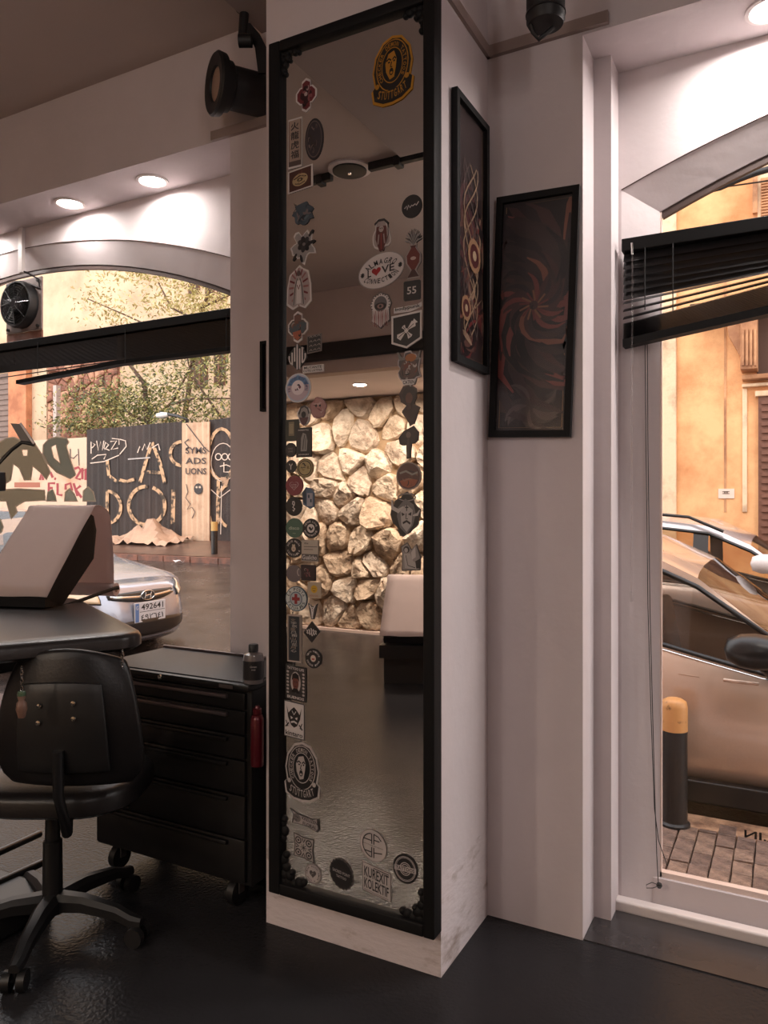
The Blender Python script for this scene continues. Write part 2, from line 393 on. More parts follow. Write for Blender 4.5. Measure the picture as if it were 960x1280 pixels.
# ------------------------------------------------------------------ stone wall (seen in the mirror)
M_mortar = mat('stone_mortar', (186, 160, 128), .9, col2=(140, 116, 90), vscale=6, bump=.5, bscale=14)
M_stones = [mat('limestone_%d' % i, c, .9, col2=d, vscale=6, vlo=.3, vhi=.55, bump=1.0, bscale=9, vdetail=8, bdist=.07) for i, (c, d) in enumerate(
    [((224, 206, 184), (160, 136, 112)), ((230, 216, 198), (174, 150, 128)), ((208, 186, 162), (140, 116, 94)), ((216, 200, 182), (150, 128, 110))])]
mb = MB(); mb.box((XL, BY-.2, 0), (XR, BY-.03, AZ)); sw = struct('wall_back', mb, M_mortar)
def clip_poly(poly, a, n):
    out = []
    for i in range(len(poly)):
        p, q = poly[i], poly[(i+1) % len(poly)]
        dp = (p[0]-a[0])*n[0]+(p[1]-a[1])*n[1]; dq = (q[0]-a[0])*n[0]+(q[1]-a[1])*n[1]
        if dp <= 0: out.append(p)
        if (dp < 0) != (dq < 0):
            t = dp/(dp-dq); out.append((p[0]+(q[0]-p[0])*t, p[1]+(q[1]-p[1])*t))
    return out
def voronoi(x0, x1, z0, z1, nx, nz, jit, rnd):
    pts = []
    for j in range(nz):
        for i in range(nx):
            pts.append((x0+(x1-x0)*(i+.5+(.25 if j % 2 else -.25)+rnd.uniform(-jit, jit))/nx, z0+(z1-z0)*(j+.5+rnd.uniform(-jit, jit))/nz))
    cells = []
    for a in pts:
        poly = [(x0, z0), (x1, z0), (x1, z1), (x0, z1)]
        for b_ in pts:
            if b_ is a: continue
            d = (b_[0]-a[0], b_[1]-a[1])
            if d[0]**2+d[1]**2 > 2.0: continue
            poly = clip_poly(poly, ((a[0]+b_[0])/2, (a[1]+b_[1])/2), d)
            if len(poly) < 3: break
        if len(poly) >= 3: cells.append((a, poly))
    return cells
rnd = random.Random(11)
for a, poly in voronoi(-5.75, -2.6, .02, AZ, 11, 9, .42, rnd):
    # round the corners, then raise a rough hump
    cx_ = sum(p[0] for p in poly)/len(poly); cz_ = sum(p[1] for p in poly)/len(poly)
    rp = []
    for i in range(len(poly)):
        p, q = poly[i], poly[(i+1) % len(poly)]
        if math.hypot(p[0]-q[0], p[1]-q[1]) < .03: continue
        for t in (.22, .78): rp.append((p[0]+(q[0]-p[0])*t, p[1]+(q[1]-p[1])*t))
    if len(rp) < 5: continue
    h = rnd.uniform(.04, .11); tx, tz = rnd.uniform(-.3, .3), rnd.uniform(-.3, .3)
    rings = []
    for k, (sc_, y) in enumerate(((.98, -.035), (.95, .35), (.82, .85), (.42, 1.0))):
        ring = []
        for x, z in rp:
            X = cx_+(x-cx_)*sc_*(1+rnd.uniform(-.05, .05)); Z = cz_+(z-cz_)*sc_*(1+rnd.uniform(-.05, .05))
            yy = y if k == 0 else h*y*(1+rnd.uniform(-.35, .35))+(X-cx_)*tx+(Z-cz_)*tz
            ring.append(Vector((X, BY+yy-.01, Z)))
        rings.append(ring)
    mb = MB(); n = len(rp); b0 = len(mb.v); mb.grid(rings, closed=True)
    mb.add([], []); mb.f.append([3*n+i for i in range(n)]); mb.mi.append(0)
    mb.build('stone', rnd.choice(M_stones), sw, smooth=24)
mb = MB(); mb.box((XL, BY-.03, 0), (XR, BY+.09, .03)); struct('baseboard_back', mb, M_frw)
# ------------------------------------------------------------------ recessed lights
M_lamp = emit_mat('lamp_disc', (1.0, .93, .86), 14.0); M_lampw = emit_mat('lamp_disc_warm', (1.0, .88, .74), 16.0)
def downlight(x, y, z, power, label, group, warm=False, r=.062, vis=True):
    e = empty('ceiling_light', (x, y, z), label, 'light', group)
    mb = MB(); mb.lathe([(r+.012, 0), (r+.012, -.006), (r, -.008), (r-.004, -.003)], (x, y, z), seg=28); mb.build('trim_ring', M_white, e, smooth=40)
    mb = MB(); mb.cyl((x, y, z-.004), (x, y, z-.002), r-.004, seg=28); mb.build('diffuser', M_lampw if warm else M_lamp, e)
    l = bpy.data.lights.new('lamp', 'AREA'); l.shape = 'DISK'; l.size = r*1.7; l.energy = power; l.color = (1, .83, .68) if warm else (1, .93, .88)
    l.spread = math.radians(170)
    lo = bpy.data.objects.new('lamp', l); COL.objects.link(lo); lo.parent = e; lo.location = (0, 0, -.012)
GL = 'downlights in the niche over the left window'
downlight(-2.62, 2.615, NZ, 3.2, 'round recessed downlight nearer the pillar in the left window niche', GL)
downlight(-3.18, 2.615, NZ, 3.2, 'round recessed downlight left of its neighbour in the left window niche', GL)
for x, w_ in ((-3.98, 'third'), (-4.54, 'fourth'), (-5.0, 'fifth')): downlight(x, 2.615, NZ, 3.2, w_+' round downlight from the pillar in the left window niche', GL)
GR = 'downlights in the niche over the right window'
downlight(-.05, 2.60, NZ, 7, 'round recessed downlight at top right corner above the right window', GR)
for x, w_ in ((.65, 'second'), (1.3, 'third'), (1.95, 'fourth')): downlight(x, 2.60, NZ, 6, w_+' round downlight from the flower picture in the right niche', GR)
GA = 'warm downlights before the stone wall'
downlight(-3.73, -2.42, AZ, 20, 'warm glowing downlight centred before the stone wall in the mirror', GA, True, .07)
downlight(-4.82, -2.55, AZ, 15, 'warm downlight at the left mirror edge behind the blue round sticker', GA, True, .07)
downlight(-2.62, -2.55, AZ, 40, 'warm downlight right of the others, hidden behind the mirror frame', GA, True, .07)
downlight(-1.4, -2.42, AZ, 14, 'warm downlight far right over the alcove', GA, True, .07)

# unseen globe lamps added as fill to brighten the room, beside the camera
M_pan = emit_mat('fill_globe_glow', (1.0, .88, .80), 3.0)
def fill_lamp(x, y, power, label):
    zt_ = CEIL-.046 if x > -1.87 and y > .37 else CEIL
    e = empty('hanging_fill_lamp', (x, y, 2.62), label, 'light', 'unseen white globe fill lamps added behind the camera')
    mb = MB(); mb.cyl((x, y, 2.74), (x, y, zt_), .004, seg=8); mb.lathe([(.05, -.02), (.05, 0)], (x, y, zt_), seg=20); mb.build('cord', M_plastic, e, smooth=40)
    mb = MB(); mb.lathe([(.12*math.sin(math.pi*k/16), -.12*math.cos(math.pi*k/16)) for k in range(17)], (x, y, 2.62), seg=28); gl_ = mb.build('globe', M_pan, e, smooth=60)
    l = bpy.data.lights.new('lamp', 'POINT'); l.shadow_soft_size = .12; l.energy = power; l.color = (1, .93, .90)
    for dz in (-.14, .14):
        lo = bpy.data.objects.new('lamp', l); COL.objects.link(lo); lo.parent = e; lo.location = (0, 0, dz*2.1)
fill_lamp(1.3, -.6, 12, 'added white globe fill lamp, unseen, right of the camera'); fill_lamp(-1.2, -.8, 6, 'added white globe fill lamp, unseen, just left of the camera')
# ------------------------------------------------------------------ tall mirror
X0, X1, Z0, Z1 = -1.500, -.908, .140, 2.905; FW = .043; FWR = .036; FRY = 2.008
mir = empty('wall_mirror', ((X0+X1)/2, 2.06, Z0), 'tall black framed mirror covered in stickers, hung on the white pillar', 'mirror')
def side(name, lo, hi):
    mb = MB(); mb.box(lo, hi, bev=.004); mb.build(name, M_black, mir, smooth=30)
side('frame_side', (X0, FRY, Z0), (X0+FW, 2.064, Z1)); side('frame_side', (X1-FWR, FRY, Z0), (X1, 2.064, Z1))
side('frame_top', (X0+FW, FRY, Z1-FW*.8), (X1-FWR, 2.064, Z1)); side('frame_bottom', (X0+FW, FRY, Z0), (X1-FWR, 2.064, Z0+FW*.85))
mb = MB(); mb.add([(X0+.03, MY, Z0+.03), (X1-.03, MY, Z0+.03), (X1-.03, MY, Z1-.03), (X0+.03, MY, Z1-.03)], [(0, 1, 2, 3)])
mb.build('mirror_glass', M_mirror, mir)
mb = MB(); mb.box((X0+.03, MY+.003, Z0+.03), (X1-.03, 2.062, Z1-.03)); mb.build('backing', M_plastic, mir)
xi0, xi1, zi0, zi1 = X0+FW, X1-FWR, Z0+FW*.85, Z1-FW*.8
def ornament(cx, cz, sx_, sz_, s=1.0):
    blobs = [(0, 0, .020), (.018, .004, .016), (.036, .002, .013), (.052, .006, .015), (.066, .012, .010), (.004, .020, .016), (.010, .040, .014), (.002, .058, .016), (.012, .072, .010), (.022, .020, .015), (.030, .030, .008)]
    mb = MB()
    for i, (x, z, r) in enumerate(blobs):
        mb.lathe([(r*s, -.002), (r*s*.9, .004), (r*s*.5, .008), (0, .009)], (cx+sx_*x*s, MY-.0005-.0002*i, cz+sz_*z*s), (0, -1, 0), seg=14)
    mb.build('corner_ornament', M_black, mir, smooth=60)
ornament(xi0, zi1, 1, -1, .95); ornament(xi1, zi1, -1, -1, 1.0); ornament(xi0, zi0, 1, 1, 1.25); ornament(xi1, zi0, -1, 1, 1.15)
mb = MB()
for i, (dx, dz, r) in enumerate([(-.004, -.03, .019), (.004, -.006, .020), (-.002, .02, .018), (.006, .032, .013)]):
    p = onY(352, 1035, MY); mb.lathe([(r, -.002), (r*.9, .004), (r*.5, .008), (0, .009)], (xi0+dx, MY-.0005-.0002*i, p.z+dz), (0, -1, 0), seg=14)
mb.build('side_ornament', M_black, mir, smooth=60)

# ------------------------------------------------------------------ stickers
WH = 'c9c1bf'; BK = '2a2829'; DG = '4a4646'; RD = '6e2f33'; GY_ = '77716f'; CR = 'b8a58a'
def sh_rect(n=None): return [(-1, -1), (1, -1), (1, 1), (-1, 1)]
def sh_round(r=.25):
    out = []
    for cx, cy, a in ((1-r, -1+r, -90), (1-r, 1-r, 0), (-1+r, 1-r, 90), (-1+r, -1+r, 180)):
        for k in range(5): t = math.radians(a+22.5*k); out.append((cx+r*math.cos(t), cy+r*math.sin(t)))
    return out
def sh_ell(n=28): return [(math.cos(2*math.pi*i/n), math.sin(2*math.pi*i/n)) for i in range(n)]
def sh_blob(seed, amp=.18, n=26, lobes=5):
    r = random.Random(seed); ph = [r.uniform(0, 6.28) for _ in range(4)]; out = []
    for i in range(n):
        t = 2*math.pi*i/n; q = 1-amp*.5+amp*(.5*math.sin(lobes*t+ph[0])+.3*math.sin((lobes+2)*t+ph[1])+.25*math.sin((lobes*2+1)*t+ph[2])); q = max(.5, q)
        out.append((q*math.cos(t), q*math.sin(t)))
    return out
LOZ = [(0, -1), (.42, -.82), (.42, -.5), (.62, -.5), (1, -.22), (1, .22), (.62, .5), (.42, .5), (.42, .82), (0, 1), (-.42, .82), (-.42, .5), (-.62, .5), (-1, .22), (-1, -.22), (-.62, -.5), (-.42, -.5), (-.42, -.82)]
SHIELD = [(-1, 1), (1, 1), (1, -.58), (0, -1), (-1, -.58)]
def sc2(pts, k, kx=None): kx = k if kx is None else kx; return [(x*kx, y*k) for x, y in pts]
def scribble(f, seed, cols, n=10, rx=.7, ry=.75, w0=.09, w1=.22, cx=0, cy=0):
    r = random.Random(seed)
    for i in range(n):
        a = r.uniform(0, 6.28); q = r.uniform(.1, .85); x = cx+rx*q*math.cos(a); y = cy+ry*q*math.sin(a); pts = []
        d = r.uniform(0, 6.28); c = r.uniform(-1.0, 1.0)
        for k in range(6):
            pts.append((x, y)); x += .15*math.cos(d)*rx; y += .15*math.sin(d)*ry; d += c
            e = math.hypot((x-cx)/rx, (y-cy)/ry)
            if e > 1: x = cx+(x-cx)/e; y = cy+(y-cy)/e
        f.stroke(pts, r.uniform(w0, w1), r.choice(cols), 2+i % 3, True)
def heart(f, cx, cy, rx, ry, col, lv=3):
    pts = []
    for i in range(24):
        t = 2*math.pi*i/24; pts.append((cx+rx*(math.sin(t)**3), cy+ry*(13*math.cos(t)-5*math.cos(2*t)-2*math.cos(3*t)-math.cos(4*t))/16))
    f.poly(pts, col, lv)
def star(f, cx, cy, rx, ry, col, lv=3, n=8):
    for i in range(n//2):
        a = math.pi*i*2/n; f.stroke([(cx-rx*math.cos(a), cy-ry*math.sin(a)), (cx+rx*math.cos(a), cy+ry*math.sin(a))], .05, col, lv)
def face(f, cx, cy, rx, ry, skin, dark, mouth=True):
    f.poly([(cx-rx*1.0, cy-ry*.9), (cx+rx*1.1, cy-ry*.9), (cx+rx*1.25, cy+ry*.4), (cx+rx*.7, cy+ry*1.15), (cx-rx*.5, cy+ry*1.2), (cx-rx*1.15, cy+ry*.5)], dark, 2)
    f.poly([(cx-rx*.25, cy-ry), (cx+rx*.3, cy-ry*.9), (cx+rx*.5, cy-ry*.3), (cx+rx*.62, cy+ry*.3), (cx+rx*.3, cy+ry*.9), (cx-rx*.4, cy+ry*.8), (cx-rx*.8, cy+ry*.2), (cx-rx*.7, cy-ry*.4)], skin, 3)
    f.stroke([(cx-rx*.65, cy+ry*.34), (cx-rx*.35, cy+ry*.46), (cx-rx*.05, cy+ry*.3)], .05, dark, 4); f.stroke([(cx+rx*.1, cy+ry*.3), (cx+rx*.35, cy+ry*.46), (cx+rx*.55, cy+ry*.3)], .05, dark, 4)
    f.ell(cx-rx*.32, cy+ry*.2, rx*.14, ry*.07, dark, 4, 8); f.ell(cx+rx*.32, cy+ry*.2, rx*.13, ry*.07, dark, 4, 8)
    f.stroke([(cx, cy+ry*.2), (cx-rx*.14, cy-ry*.14), (cx+rx*.08, cy-ry*.16)], .045, dark, 4)
    if mouth: f.ell(cx-rx*.04, cy-ry*.48, rx*.26, ry*.26, dark, 4, 12); f.ell(cx-rx*.04, cy-ry*.56, rx*.15, ry*.09, skin, 5, 8)
    else: f.stroke([(cx-rx*.25, cy-ry*.45), (cx, cy-ry*.5), (cx+rx*.25, cy-ry*.45)], .05, dark, 4)
SLEFT = 'stickers down the left edge of the mirror'; SRIGHT = 'stickers down the right edge of the mirror'; SLOW = 'stickers along the foot of the mirror'
_sn = [0]
def sticker(px, py, w_, h_, label, shape, rim, fill, draw=None, k=.86, group=SLEFT, rot=0.0, sk=0.0):
    _sn[0] += 1
    y = MY-.0009-.0006*(_sn[0] % 3)
    a = onY(px-w_/2, py, y); b_ = onY(px+w_/2, py, y); c = onY(px, py-h_/2, y); d = onY(px, py+h_/2, y)
    cx_, cz_ = (a.x+b_.x)/2, (c.z+d.z)/2; hx, hz = (b_.x-a.x)/2, (c.z-d.z)/2; cr_, sr_ = math.cos(rot), math.sin(rot)
    def mp(u, v, h):
        U = (u*cr_-v*sr_*1.0); V = (u*sr_+v*cr_)+sk*u
        return Vector((cx_+U*hx, y-h, cz_+V*hz))
    mb = MB(); mb.use(ink(rim)); mb.prism(shape, 0, .0008, mp)
    f = Flat()
    if fill: f.poly(sc2(shape, k, k if len(shape) > 4 or w_ > .6*h_ else 1-(1-k)*1.0), fill, 0)
    if draw: draw(f)
    f.into(mb, mp, ink, .001)
    return one('sticker', mb, None, label, 'sticker', group)
def T(*rows):
    def d(f):
        for s_, cy, wd, ht, col in rows: f.text(s_, 0, cy, wd, ht, col, 3)
    return d
# --- left column, from the top
def d1(f):
    f.poly(sc2(LOZ, .55), '3a2224', 2); scribble(f, 1, ['8a5456', '2a1a1c', 'a08a88'], 9, .6, .7); f.ell(0, .05, .16, .12, 'b8aaa4', 4, 10)
sticker(383, 119, 26, 43, 'dark red stepped lozenge sticker with white edge, topmost on the left of the mirror', LOZ, WH, RD, d1)
def d2(f):
    f.rect(-.82, -.72, .82, .93, 'a08c80', 2)
    for i, ch in enumerate('火龍虎福'): f.text(ch, 0, .68-.38*i, 1.2, .32, BK, 3)
sticker(369, 179, 17, 62, 'narrow upright sticker of black oriental brush characters beside the dark oval', sh_rect(), WH, '5a4a44', d2, .92)
def d3(f):
    f.ring(0, 0, .8, .86, .05, '6a605a', 2); scribble(f, 3, ['5f5650', '38302f', '7c706a'], 12, .6, .75, .05, .12)
sticker(393, 174, 23, 52, 'dark grey tall oval sticker beside the narrow brush character one', sh_ell(), BK, '39343a', d3, .93)
def d4(f):
    f.ell(0, -.05, .62, .55, 'b09a76', 2); f.stroke([(-.5, .1), (0, .3), (.5, .1)], .1, '3a2a24', 3); f.ell(0, -.05, .24, .16, '3a2a24', 3, 12); f.ell(0, -.05, .1, .08, 'b09a76', 4, 8)
    f.stroke([(-.4, -.3), (0, -.45), (.4, -.3)], .08, '3a2a24', 3); scribble(f, 4, ['6a3a30', '8a7456'], 6, .85, .8, .04, .08)
sticker(375.5, 224, 31, 28, 'cream edged rectangular sticker with a tan emblem at left below the dark oval', sh_rect(), WH, '4a2e2a', d4, .88, sk=.12)
def d6(f):
    scribble(f, 6, ['5a6a74', '38424c', '2a3038', '6f6466'], 14, .8, .8, .1, .25); f.stroke([(-.8, .95), (-.6, .5), (-.9, .2)], .08, DG, 3)
sticker(379, 267, 27, 31, 'blue grey round creature sticker between the tan emblem and the black rose', sh_blob(6, .2, lobes=7), '48505a', '46525c', d6, .9)
def d7(f):
    for i in range(7):
        a = i*.9; f.ell(.1+.28*math.cos(a), .1+.24*math.sin(a), .24, .17, '3a3638' if i % 2 else '2a2829', 2+i % 3, 10, a)
    f.ell(.1, .1, .12, .1, GY_, 5, 8)
    for x, y, r_ in ((.62, .66, .8), (-.6, -.55, .9), (-.1, -.7, 1.9), (.7, .15, .2)): f.ell(x, y, .26, .1, BK, 3, 8, r_)
sticker(379, 308, 33, 44, 'black rose sticker with dark leaves and white edge, left side of mirror', sh_blob(17, .34, lobes=5), WH, '8f8988', d7, .88)
def d8(f):
    for i in range(16):
        a = 2*math.pi*i/16; f.stroke([(.35*math.cos(a), .55*math.sin(a)), (.78*math.cos(a), .86*math.sin(a))], .09, RD if i % 2 else '8d5d5c', 2)
    f.poly([(-.5, -.8), (.5, -.8), (.35, .1), (.12, .55), (-.12, .55), (-.38, .1)], 'a39a98', 3)
    f.ell(0, .62, .16, .13, '5a4c4a', 4, 12); f.poly([(-.14, .3), (.14, .3), (.2, -.75), (-.2, -.75)], 'c9c1bf', 4); f.stroke([(-.12, .1), (0, -.1), (.12, .1)], .06, RD, 5)
    f.stroke([(-.4, -.8), (-.28, 0), (-.1, .4)], .06, DG, 5); f.stroke([(.4, -.8), (.28, 0), (.1, .4)], .06, DG, 5)
sticker(374, 359, 31, 55, 'robed figure sticker inside dark red rays, left side of mirror', [(-1, -.75), (-.5, -1), (0, -.85), (.5, -1), (1, -.7), (.95, .1), (.75, .7), (.3, .85), (.05, 1), (-.3, .82), (-.75, .6), (-.95, 0)], WH, '9f908f', d8, .9)
def d9(f):
    f.poly([(-.42, .1), (.42, .3), (.9, .2), (.55, -.4), (-.55, -.45), (-.9, 0)], '47525a', 2); f.poly([(-.5, -.3), (.3, -.2), (.42, -.55), (0, -.85), (-.4, -.6)], '9a5844', 3)
    f.rect(-.3, .35, .3, .75, '6d5048', 3); scribble(f, 9, ['8d8583', '2c2a2c', '6f4a40'], 7, .6, .6)
sticker(372.5, 409, 25, 40, 'grey and orange stepped lozenge sticker at left, above the black bar in the mirror', LOZ, WH, '564c4a', d9)
def d18(f):
    for i in range(4):
        for j in range(3): f.stroke([(-.65+.55*j, -.75+.5*i), (-.4+.55*j, -.6+.5*i), (-.25+.55*j, -.8+.5*i)], .08, '8f8683', 2)
sticker(393, 429.5, 18, 22, 'small dark square sticker with a grey woven pattern', sh_rect(), '6d6462', BK, d18, .9, sk=.08)
def d19(f):
    for i, (x, a, b_) in enumerate(((-.8, -.2, .1), (-.5, -.6, .35), (-.25, -.35, .7), (0, -.95, .95), (.25, -.95, .6), (.5, -.5, .7), (.8, -.15, .2))):
        f.stroke([(x, a), (x, b_)], .13, WH, 3)
    f.stroke([(-.8, -.2), (-.65, -.5), (-.5, -.4)], .1, WH, 3); f.stroke([(.5, -.5), (.65, -.4), (.8, -.15)], .1, WH, 3)
sticker(372, 446, 25, 33, 'black monogram sticker of upright white bars on the black bar in the mirror', [(0, -1), (.35, -.75), (.6, -.55), (1, -.1), (.8, .3), (.5, .6), (0, 1), (-.4, .7), (-.8, .3), (-1, 0), (-.6, -.5), (-.3, -.8)], '3a3738', BK, d19, .95)
sticker(391.5, 461, 26, 9, 'tiny white lettering sticker reading MUTANTE under the woven square', sh_rect(), WH, None, T(('MUTANTE', .42, 1.7, .7, BK), ('CUTE LATINA', -.45, 1.85, .6, BK)))
def d21(f):
    f.ell(0, 0, .86, .86, 'b7a3ad', 1, 28); f.poly([(-.84, .2), (.84, .2), (.6, .62), (0, .86), (-.6, .62)], '5e7fa6', 2); f.ell(0, .02, .5, .5, 'd8ccd0', 3, 20)
    f.arc('POR UN FUTURO MEJOR SIEMPRE', 0, 0, .68, .68, 200, -20, .2, '3c4a70', 4); scribble(f, 21, ['6a3a4a', '3a3446'], 6, .3, .3)
sticker(373, 485, 32, 37, 'round blue and pink printed sticker over the glowing lamp reflection', sh_ell(), WH, 'a0b4c8', d21, .93)
def d22(f): scribble(f, 22, ['8a5a5a', '6a3c40', 'b09492'], 12, .75, .8, .08, .14); f.ell(-.2, .2, .12, .1, BK, 5, 8); f.ell(.25, .2, .12, .1, BK, 5, 8)
sticker(398, 510, 21, 28, 'small dusty red skull shaped sticker right of the hooded one', sh_blob(22, .12), '8e6466', '9d7472', d22, .9)
def d23(f): f.poly([(-.7, -.2), (.7, -.2), (.4, -.8), (0, -1), (-.3, -.8)], '5a3c40', 2); f.stroke([(-.7, .1), (-.4, .7), (.1, .85), (.6, .6), (.8, .1)], .2, '3b3738', 3); f.ell(0, .05, .35, .3, BK, 3, 12)
sticker(380, 519, 17, 27, 'white edged hooded figure sticker under the blue and pink circle', sh_blob(23, .15, lobes=3), WH, '8c8482', d23, .85)
def d27(f): f.rect(-.5, -.5, .3, .8, '7a705c', 2); f.rect(-.4, -.3, .2, .6, '958a70', 3)
sticker(365.5, 538, 17, 27, 'dark green upright rectangle sticker with tan panel at the left frame', sh_rect(), '3b3c36', '33352f', d27, .93)
def d28(f):
    f.poly([(-.4, -.6), (.4, -.6), (.5, .1), (.3, .55), (-.1, .65), (-.35, .3)], '8b8784', 2); f.stroke([(-.1, -.5), (0, .1), (.15, .5)], .12, DG, 3); f.stroke([(.2, -.5), (.25, .1), (.3, .3)], .08, DG, 3)
    f.text('PARENTAL', 0, .83, 1.4, .09, WH, 3); f.text('ADVISORY', 0, -.82, 1.4, .09, WH, 3)
sticker(380, 553, 19, 37, 'tall black rectangle sticker with a pale draped figure', sh_rect(), BK, '2f2c2d', d28, .93)
sticker(363.5, 562.5, 13, 18, 'small black round sticker left of the tall black rectangle', sh_ell(18), BK, '343132', T(('HARD', .18, .9, .22, GY_), ('LINE', -.2, .9, .22, GY_)), .9)
def d30(f): f.stroke([(-.3, .4), (0, 0), (.3, .4)], .16, WH, 3); f.stroke([(0, 0), (0, -.5)], .16, WH, 3)
sticker(364, 583, 13, 16, 'small black round sticker with a white Y mark', sh_ell(18), BK, '2f2c2d', d30, .9)
def d31(f): f.ring(0, 0, .75, .75, .1, '3a322c', 2); scribble(f, 31, ['3a322c', '7a643c'], 8, .55, .55, .08, .16)
sticker(381.5, 585, 21, 24, 'round cream and black crest sticker beside the Y mark', sh_ell(), '6d5a3c', 'a8966c', d31, .88)
def d32(f): heart(f, 0, 0, .55, .5, 'a8868a', 2); heart(f, 0, .02, .46, .42, '7e3a42', 3); f.text('LOVE', 0, .08, .6, .14, 'c0a8aa', 4); f.text('SHOP', 0, -.14, .5, .12, 'c0a8aa', 4)
sticker(368, 607, 21, 25, 'round dark red sticker with a thin heart outline', sh_ell(), '7e3a42', '7e3a42', d32, .95)
def d33(f): f.poly([(-1, .5), (-.35, .85), (-.35, -.6), (-.8, -.4)], '2f3e50', 2); f.rect(-.2, -.75, .75, .45, '9c9aa4', 2); f.rect(0, 0, .25, .3, '2f3e50', 3); f.rect(.35, -.4, .6, -.1, '2f3e50', 3)
sticker(385.5, 622.5, 15, 27, 'small blue house shaped sticker right of the red heart circle', [(-.9, -.6), (.3, -1), (1, -.8), (1, .5), (.4, .9), (-.4, 1), (-1, .5)], '50627a', '50627a', d33, .95)
def d34(f): f.stroke([(.1, .5), (-.1, .5), (-.15, .25), (.1, .15), (.1, .45)], .12, WH, 3); f.stroke([(.05, .15), (-.1, -.1), (.15, -.25), (0, -.5), (-.1, -.35)], .12, WH, 3)
sticker(367.5, 633, 20, 24, 'black round sticker with one white looped letter', sh_ell(), BK, '232122', d34, .95)
sticker(368, 660, 21, 24.5, 'green round sticker reading disco', sh_ell(), '4c6658', '4c6658', T(('disco', 0, 1.25, .34, 'a5b0a0'), ('vinyl', -.55, .35, .12, 'a5b0a0')), .95)
def ringtext(top, bot, ht=.2, r=.72, col=WH):
    def d(f):
        f.arc(top, 0, 0, r, r, 165, 15, ht, col, 3); f.arc(bot, 0, 0, r, r, 195, 345, ht, col, 3, flip=True)
    return d
def d38(f): ringtext('VENDE LOVE', 'HANDMADE')(f); f.ell(0, 0, .45, .45, WH, 2, 18); heart(f, .02, -.02, .28, .26, BK, 3); f.ell(.1, .08, .08, .08, WH, 4, 8)
sticker(389, 660.5, 21, 24.5, 'black round sticker with a white disc and heart beside the green disco one', sh_ell(), BK, BK, d38, .95)
def d39(f): ringtext('DULCE MALVA', 'COCKTAILS')(f); f.ell(0, -.08, .26, .3, 'c2b09c', 3, 14); f.poly([(-.2, .2), (.2, .2), (.12, .42), (0, .3), (-.12, .42)], 'c2b09c', 3); f.stroke([(-.1, -.1), (.1, -.1)], .06, BK, 4)
sticker(367.5, 685, 21, 24.5, 'black round sticker with pale pineapple centre under the green disco one', sh_ell(), BK, BK, d39, .95)
def d40(f): f.text('the', -.4, .7, .5, .18, DG, 3); f.stroke([(-.7, .38), (.9, .38)], .05, DG, 2); f.stroke([(-.7, .12), (.4, .12)], .05, DG, 2); f.rect(-.95, -.9, .95, -.3, '5a5452', 2); f.text('Gualicho', 0, -.6, 1.7, .42, WH, 4)
sticker(387.5, 688.5, 21, 27, 'pale grey rectangular sticker with thin lines above black script', sh_rect(), 'a09488', 'b0a498', d40, .94)
def d41(f): f.ring(.75, .2, .25, .4, .12, 'b0a4a0', 2, a0=90, a1=270)
sticker(367.5, 717, 19, 21.5, 'plain grey round sticker beside the small dark square', sh_ell(), '6a6062', '6a6062', d41, .96)
def d42(f): scribble(f, 42, ['7c4a50', '9a8a88', '1f1c1e'], 14, .85, .85, .06, .14)
sticker(385.5, 716, 18, 19.5, 'small dark square sticker with dull red figures beside the plain grey circle', sh_rect(), BK, '35282a', d42, .92)
def d43(f):
    ringtext('LA POSTA', 'TATUAJES', .24, .76, BK)(f); f.ell(0, 0, .58, .58, '5b6b78', 2, 24); f.ell(0, 0, .5, .5, 'a8adb2', 3, 24)
    f.rect(-.13, -.4, .13, .4, '8a2f32', 4); f.rect(-.36, -.13, .36, .13, '8a2f32', 5)
sticker(370.5, 748.5, 27, 31.5, 'white round sticker with a red cross in a blue ring', sh_ell(), '4a5a66', 'c4c8c6', d43, .93)
def d44(f):
    f.ell(0, .12, .5, .5, 'c49a2c', 2, 20); f.ell(-.15, .2, .06, .08, BK, 3, 6); f.ell(.15, .2, .06, .08, BK, 3, 6); f.stroke([(-.2, -.02), (0, -.14), (.2, -.02)], .07, BK, 3); f.text('HOLA SOL', 0, -.72, 1.3, .2, 'a06a5a', 3)
sticker(393, 737.5, 16.5, 19.5, 'small square sticker with a round yellow face', sh_rect(), 'b6a492', 'a99a88', d44, .93)
def d45(f): f.stroke([(-.6, .8), (-.2, .3), (0, -.9)], .25, WH, 3); f.stroke([(.6, .8), (.2, .3), (0, -.6)], .2, WH, 3); f.ell(0, .35, .25, .18, WH, 4, 8); f.ell(0, .35, .12, .08, DG, 5, 8)
sticker(391, 764, 12, 20, 'tiny grey forked figure sticker above the black diamond', [(-1, 1), (-.7, .1), (-.3, -1), (.3, -1), (.7, .1), (1, 1), (.3, .6), (-.3, .6)], '3f3c3c', '4d4848', d45, .9)
def d46(f):
    f.rect(-.74, -.93, .74, .93, '2d3238', 2)
    for i in range(11): f.text('文字京東風雨山川花月心'[i], -.05+.1*((i % 3)-1), .78-.13*i, .8, .12, 'a8a29c' if i % 3 else '8a7c70', 3)
sticker(368, 798, 17.5, 59, 'narrow upright dark sticker with pale brush marks and light border', sh_rect(), 'b5a59c', '8a7c74', d46, .95)
def d47(f):
    for i in range(5): x = -.5+.25*i; f.stroke([(x-.1, .35-.1*abs(i-2)), (x+.04, .1), (x-.04, -.1), (x+.1, -.35+.1*abs(i-2))], .13, WH, 3)
sticker(390, 790, 21, 27, 'black diamond sticker with white wavy bars', [(0, -1), (1, .1), (0, 1), (-1, -.1)], BK, BK, d47, .9)
